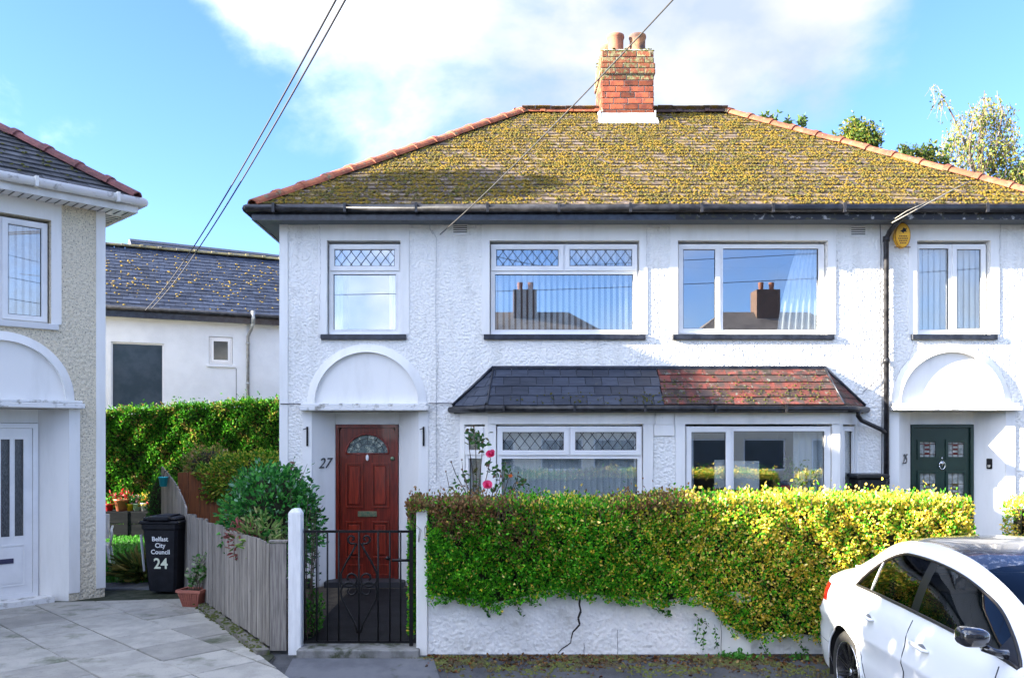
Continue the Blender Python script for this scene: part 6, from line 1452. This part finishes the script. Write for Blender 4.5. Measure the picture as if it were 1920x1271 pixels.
tree('birch_tree', 'sparse yellowing birch with drooping twigs rising behind the right hip of the roof', 1838, 24,
     [[(1836, 420, 0), (1838, 330, 0), (1840, 260, 0), (1845, 200, 0), (1846, 170, 0)], [(1838, 340, 0), (1810, 270, .2), (1785, 215, .3), (1757, 160, .3)], [(1838, 330, 0), (1870, 270, -.3), (1880, 210, -.3), (1872, 182, -.3)], [(1838, 360, 0), (1818, 300, -.3), (1820, 240, -.3), (1828, 205, -.3)], [(1840, 350, 0), (1885, 290, .2), (1900, 245, .3)], [(1836, 370, 0), (1790, 320, .2), (1765, 290, .3)]],
     [(1848, 200, 22, 22, 46, 6), (1815, 225, 30, 24, 60, 6), (1872, 225, 26, 30, 70, 6), (1790, 270, 36, 30, 80, 6), (1840, 275, 44, 36, 120, 6), (1885, 290, 30, 40, 120, 7), (1815, 330, 60, 24, 150, 6), (1890, 345, 34, 24, 120, 8), (1768, 185, 14, 12, 12, 4), (1752, 163, 8, 6, 6, 3)], .085, BC, [4, 3, 2, 2], r0=.10, droop=True)
tree('leafy_tree', 'bushy green and yellow tree crown poking above the right hip behind the house', 1605, 22, [[(1605, 330, 0), (1606, 270, 0), (1603, 240, 0)]],
     [(1606, 264, 32, 20, 170, 10), (1603, 240, 11, 9, 34, 9), (1632, 275, 14, 14, 56, 9)], .10, [(.12, .20, .03), (.30, .28, .03), (.05, .10, .02)], [4, 3, 3], r0=.07)
tree('leafy_tree', 'low green crown between the bushy tree and the birch behind the roof', 1740, 23, [[(1740, 380, 0), (1738, 320, 0), (1735, 295, 0)]],
     [(1700, 292, 18, 8, 34, 7), (1732, 292, 18, 12, 40, 7), (1720, 310, 46, 18, 90, 7), (1760, 320, 20, 14, 40, 7)], .11, [(.08, .15, .03), (.28, .28, .03), (.04, .08, .02)], [4, 2, 3], r0=.07)
tree('leafy_tree', 'dense green tree at the far right edge below the birch', 1925, 25, [[(1925, 400, 0), (1922, 340, 0), (1918, 315, 0)]],
     [(1915, 345, 34, 26, 150, 8), (1885, 362, 26, 14, 70, 8), (1930, 320, 20, 18, 60, 8)], .11, [(.07, .16, .03), (.25, .28, .03), (.03, .07, .02)], [4, 3, 3], r0=.08)
for i, (px_, py_, h_, lb) in enumerate(((1430, 222, 6, 'first tiny leafy shoot above the right hip, nearest the ridge'), (1447, 222, 8, 'second tiny leafy shoot above the right hip, close beside the first'), (1476, 232, 7, 'third tiny leafy shoot above the right hip tiles'), (1503, 230, 13, 'tallest of the tiny leafy shoots above the right hip, before the bushy tree'))):
    tree('young_tree', lb, px_, 19, [[(px_, 300, 0), (px_, py_ + 12, 0), (px_, py_ - h_, 0)]], [(px_, py_, 5, h_, 9, 6)], .10, [(.10, .18, .03), (.06, .12, .02)], [1, 1], r0=.025, group='tiny shoots above the hip tiles')

pp = thing('potted_plant', 'leafy green potted plant standing inside the downstairs bay window above the bright hedge', 'potted plant', (PX(1498, 11.3), 11.32, .98))
x_ = PX(1498, 11.3); m = MB(); m.lathe([(.06, 0), (.09, .14), (.095, .15), (.08, .15), (.07, .10)], 16, c=(x_, 11.32, .98)); m.build('pot', PAPER, pp)
n = 420; P_ = rng.normal(0, 1, (n, 3)) * [.10, .06, .14] + [x_, 11.32, 1.42]; leaves('foliage', P_, rng.normal(0, 1, (n, 3)) + [0, -.3, .6], .06, palette(n, [(.06, .26, .03), (.12, .36, .05), (.30, .36, .06)], [3, 3, 1]), pp)
bx(None, 'inner_sill', UPVC, PX(1376, 11.3), PX(1560, 11.3), 11.15, 11.45, .94, .975).update_tag() if False else None
m = MB(); m.box(2.95, 4.75, -.26, .2, .93, .975); m.build('inner_sill', UPVC, main); m = MB(); m.box(HW - 4.75, HW - 2.95, -.26, .2, .93, .975); m.build('inner_sill', UPVC, main)

# ------------------------------------------------------------------ cables
CAB = mat('pale_cable', (.30, .28, .24), rough=.7); CABD = mat('dark_cable', (.06, .06, .07), rough=.7)
def cable(label, pts, r, m_):
    m = MB(); m.tube(pts, r, 6); o = m.build('overhead_cable', m_, None, label=label, cat='cable', group='overhead cables'); return o
cable('left of the twin overhead cables dropping to the cottage eaves', sag(P3(272, 582, 20.1), P3(646, -30, 6.5), .25), .010, CABD)
cable('right of the twin overhead cables dropping to the cottage eaves', sag(P3(284, 578, 20.15), P3(664, -30, 6.6), .25), .010, CABD)
cable('single overhead cable crossing in front of the chimney to the house eaves', sag(P3(825, 440, 11.35), P3(1285, -25, 6.2), .06), .0065, mat('grey_cable', (.07, .07, .07), rough=.8, spec=.1))
cable('overhead cable rising from the alarm box over the mossy roof', [P3(1672, 418, 11.05), P3(1700, 403, 10.95), P3(1750, 376, 11.02), P3(1785, 357, 11.30), P3(1822, 338, 11.74)], .007, CAB)
cable('second short cable joining at the alarm box beside the downpipe', [P3(1678, 410, 11.05), P3(1700, 396, 10.93), P3(1745, 376, 10.98)], .005, CAB)
m = MB(); m.tube([(p.x + 2.964, p.y - 11.43, p.z) for p in [P3(812, 440, 11.41), P3(806, 428, 11.40), P3(806, 418, 11.40), P3(812, 412, 11.40)] ] , .004, 5)
m.tube([(p.x + 2.964, p.y - 11.43, p.z) for p in [P3(810, 432, 11.41), P3(818, 446, 11.41), P3(818, 470, 11.41), P3(817, 560, 11.41), P3(818, 680, 11.41), P3(818, 900, 11.41)]], .004, 5)
m.build('wall_cable', mat('painted_cable', (.45, .46, .47), rough=.6), main)
m = MB(); m.tube([(p.x + 2.964, p.y - 11.43, p.z) for p in [P3(1650, 420, 11.41), P3(1652, 470, 11.41), P3(1650, 600, 11.41), P3(1654, 750, 11.41), P3(1653, 890, 11.41)]], .005, 5); m.tube([(p.x + 2.964, p.y - 11.43, p.z) for p in [P3(1618, 735, 11.41), P3(1645, 712, 11.41), P3(1652, 690, 11.41)]], .004, 5)
m.build('wall_cable', CABD, main)
m = MB(); m.tube([(p.x + 2.964, p.y - 11.43, p.z) for p in [P3(526, 757, 11.40), P3(567, 757, 11.40)]], .006, 5); m.tube([(p.x + 2.964, p.y - 11.43, p.z) for p in [P3(803, 756, 11.40), P3(848, 756, 11.40)]], .006, 5); m.build('wall_cable', CABD, main)

def hair(pts, y, w=.004):
    P = []
    for (a, b), (c, d) in zip(pts, pts[1:]):
        k = max(2, int(math.hypot(c - a, d - b) / 5))
        for i in range(k): P.append((a + (c - a) * i / k + random.uniform(-1.2, 1.2), b + (d - b) * i / k))
    P.append(pts[-1]); q = [P3(px, py, y) for px, py in P]; m = MB()
    for p0, p1 in zip(q, q[1:]):
        t = (p1 - p0).normalized(); s_ = Vector((t.z, 0, -t.x)) * w * random.uniform(.3, 1) * .5; o = Vector((2.964, -11.43, 0))
        m.quad(p0 - s_ + o, p0 + s_ + o, p1 + s_ + o, p1 - s_ + o)
    m.build('hairline_crack', mat('hairline_shadow', (.22, .21, .20), rough=1), main)
for pts in ([(1714, 645), (1706, 672), (1690, 690), (1679, 715)], [(1569, 470), (1570, 520), (1568, 600)], [(1876, 420), (1874, 470), (1877, 560)], [(1880, 700), (1893, 735), (1898, 752)],
            [(600, 425), (601, 500), (599, 600)], [(822, 640), (818, 760), (820, 880)], [(1213, 430), (1212, 520)], [(1618, 500), (1622, 560), (1617, 640)]): hair(pts, 11.412)

# ------------------------------------------------------------------ across the street (seen in the window panes)
def simple_pair(label, loc, rz, wall, roofm, chm=mat('weathered_brick', (.20, .12, .09), (.13, .09, .07), sc=6, rough=.9)):
    t = thing('semi_detached_house', label, 'house', loc, rz, 'houses across the street', local=True)
    m = MB(); wh = [(x, x + 1.6, z, z + 1.2) for x in (1.0, 3.0, 5.6, 7.6) for z in (1.0, 3.3)]; m.holed(0, 10.2, -.3, 5, 0, .2, wh); m.box(0, .2, .201, 6.5, -.3, 5); m.box(10, 10.2, .201, 6.5, -.3, 5); m.box(.2, 10, 6.3, 6.5, -.3, 5); m.build('wall', wall, t)
    for (a, b, c, d) in wh: m = MB(); m.holed(a, b, c, d, .05, .1, [(a + .06, b - .06, c + .06, d - .06)]); w_ = m.build('window', UPVC, t); m = MB(); m.box(a + .06, b - .06, .08, .085, c + .06, d - .06); m.build('pane', OBSC, w_)
    m = MB(); e = .35; A_, B_, C_, D_ = (-e, -e, 5), (10.2 + e, -e, 5), (10.2 + e, 6.85, 5), (-e, 6.85, 5); r0, r1 = (3.25, 3.25, 7.6), (6.95, 3.25, 7.6)
    m.poly([A_, B_, r1, r0]); m.poly([C_, D_, r0, r1]); m.poly([D_, A_, r0]); m.poly([B_, C_, r1]); m.poly([D_, C_, B_, A_]); rf = m.build('roof', roofm, t)
    m = MB(); m.box(4.6, 5.6, 2.8, 3.7, 6.8, 8.5, b=.01); m.build('chimney', chm, rf)
    m = MB()
    for x in (4.85, 5.3): m.lathe([(.13, 0), (.10, .1), (.12, .35)], 12, c=(x, 3.2, 8.5))
    m.build('chimney_pots', POT, rf, kind='stuff'); return t
RSL = mat('opposite_roof', (.22, .19, .17), (.14, .12, .11), sc=3, rough=.85)
for x, lb in ((6.1, 'first house across the street, reflected in the upstairs windows'), (16.4, 'second house across the street, reflected in the upstairs windows'), (-5.6, 'third house across the street, out of the picture to the left')):
    simple_pair(lb, (x, -10.2, -.3), math.pi, GCAST, RSL)
dk = car('dark saloon car parked across the street and mirrored in the bay window', (8.6, -3.2, -.34), R(188), mat('dark_car_paint', (.02, .022, .03), rough=.2, coat=.8))
for k, (z0, z1, y) in enumerate(((6.6, 7.0, -1.6), (7.4, 7.9, -2.5), (8.6, 8.8, -3.4))):
    m = MB(); m.tube(sag((-16, y - 3, z0), (22, y + 3, z1), .5), .010, 5); m.build('overhead_cable', CABD, None, label=('lowest', 'middle', 'highest')[k] + ' street cable over the road behind the viewer, mirrored in the upstairs panes', cat='cable', group='street cables')
# unseen conifers, added only to shade the front half of the car
def conifer(label, x, y, h, r, n):
    t = thing('added_shade_conifer', label, 'tree', (x, y, -.25)); m = MB(); m.tube([(x, y, -.25), (x, y, h * .5), (x, y, h * .95)], [.10, .07, .01], 8); m.build('trunk', BARK, t)
    z = rng.uniform(.0, 1, n); a = rng.uniform(0, 6.28, n); rad = r * np.clip((1 - z) * 2.0, .05, 1) ** .7 * rng.uniform(.55, 1.05, n)
    P = np.stack([x + np.cos(a) * rad, y + np.sin(a) * rad, -.1 + z * h], 1); leaves('crown', P, np.stack([np.cos(a), np.sin(a), rng.normal(.6, .4, n)], 1), .16, palette(n, [(.02, .08, .01), (.03, .11, .015)], [1, 1]), t, aspect=.5)
conifer('added tall dark conifer out of view at the left, shading the car front', -6.6, 3.6, 5.2, .95, 9000)
conifer('second added conifer out of view nearer the road, shading the car front', -6.2, 2.3, 5.4, .95, 9000)
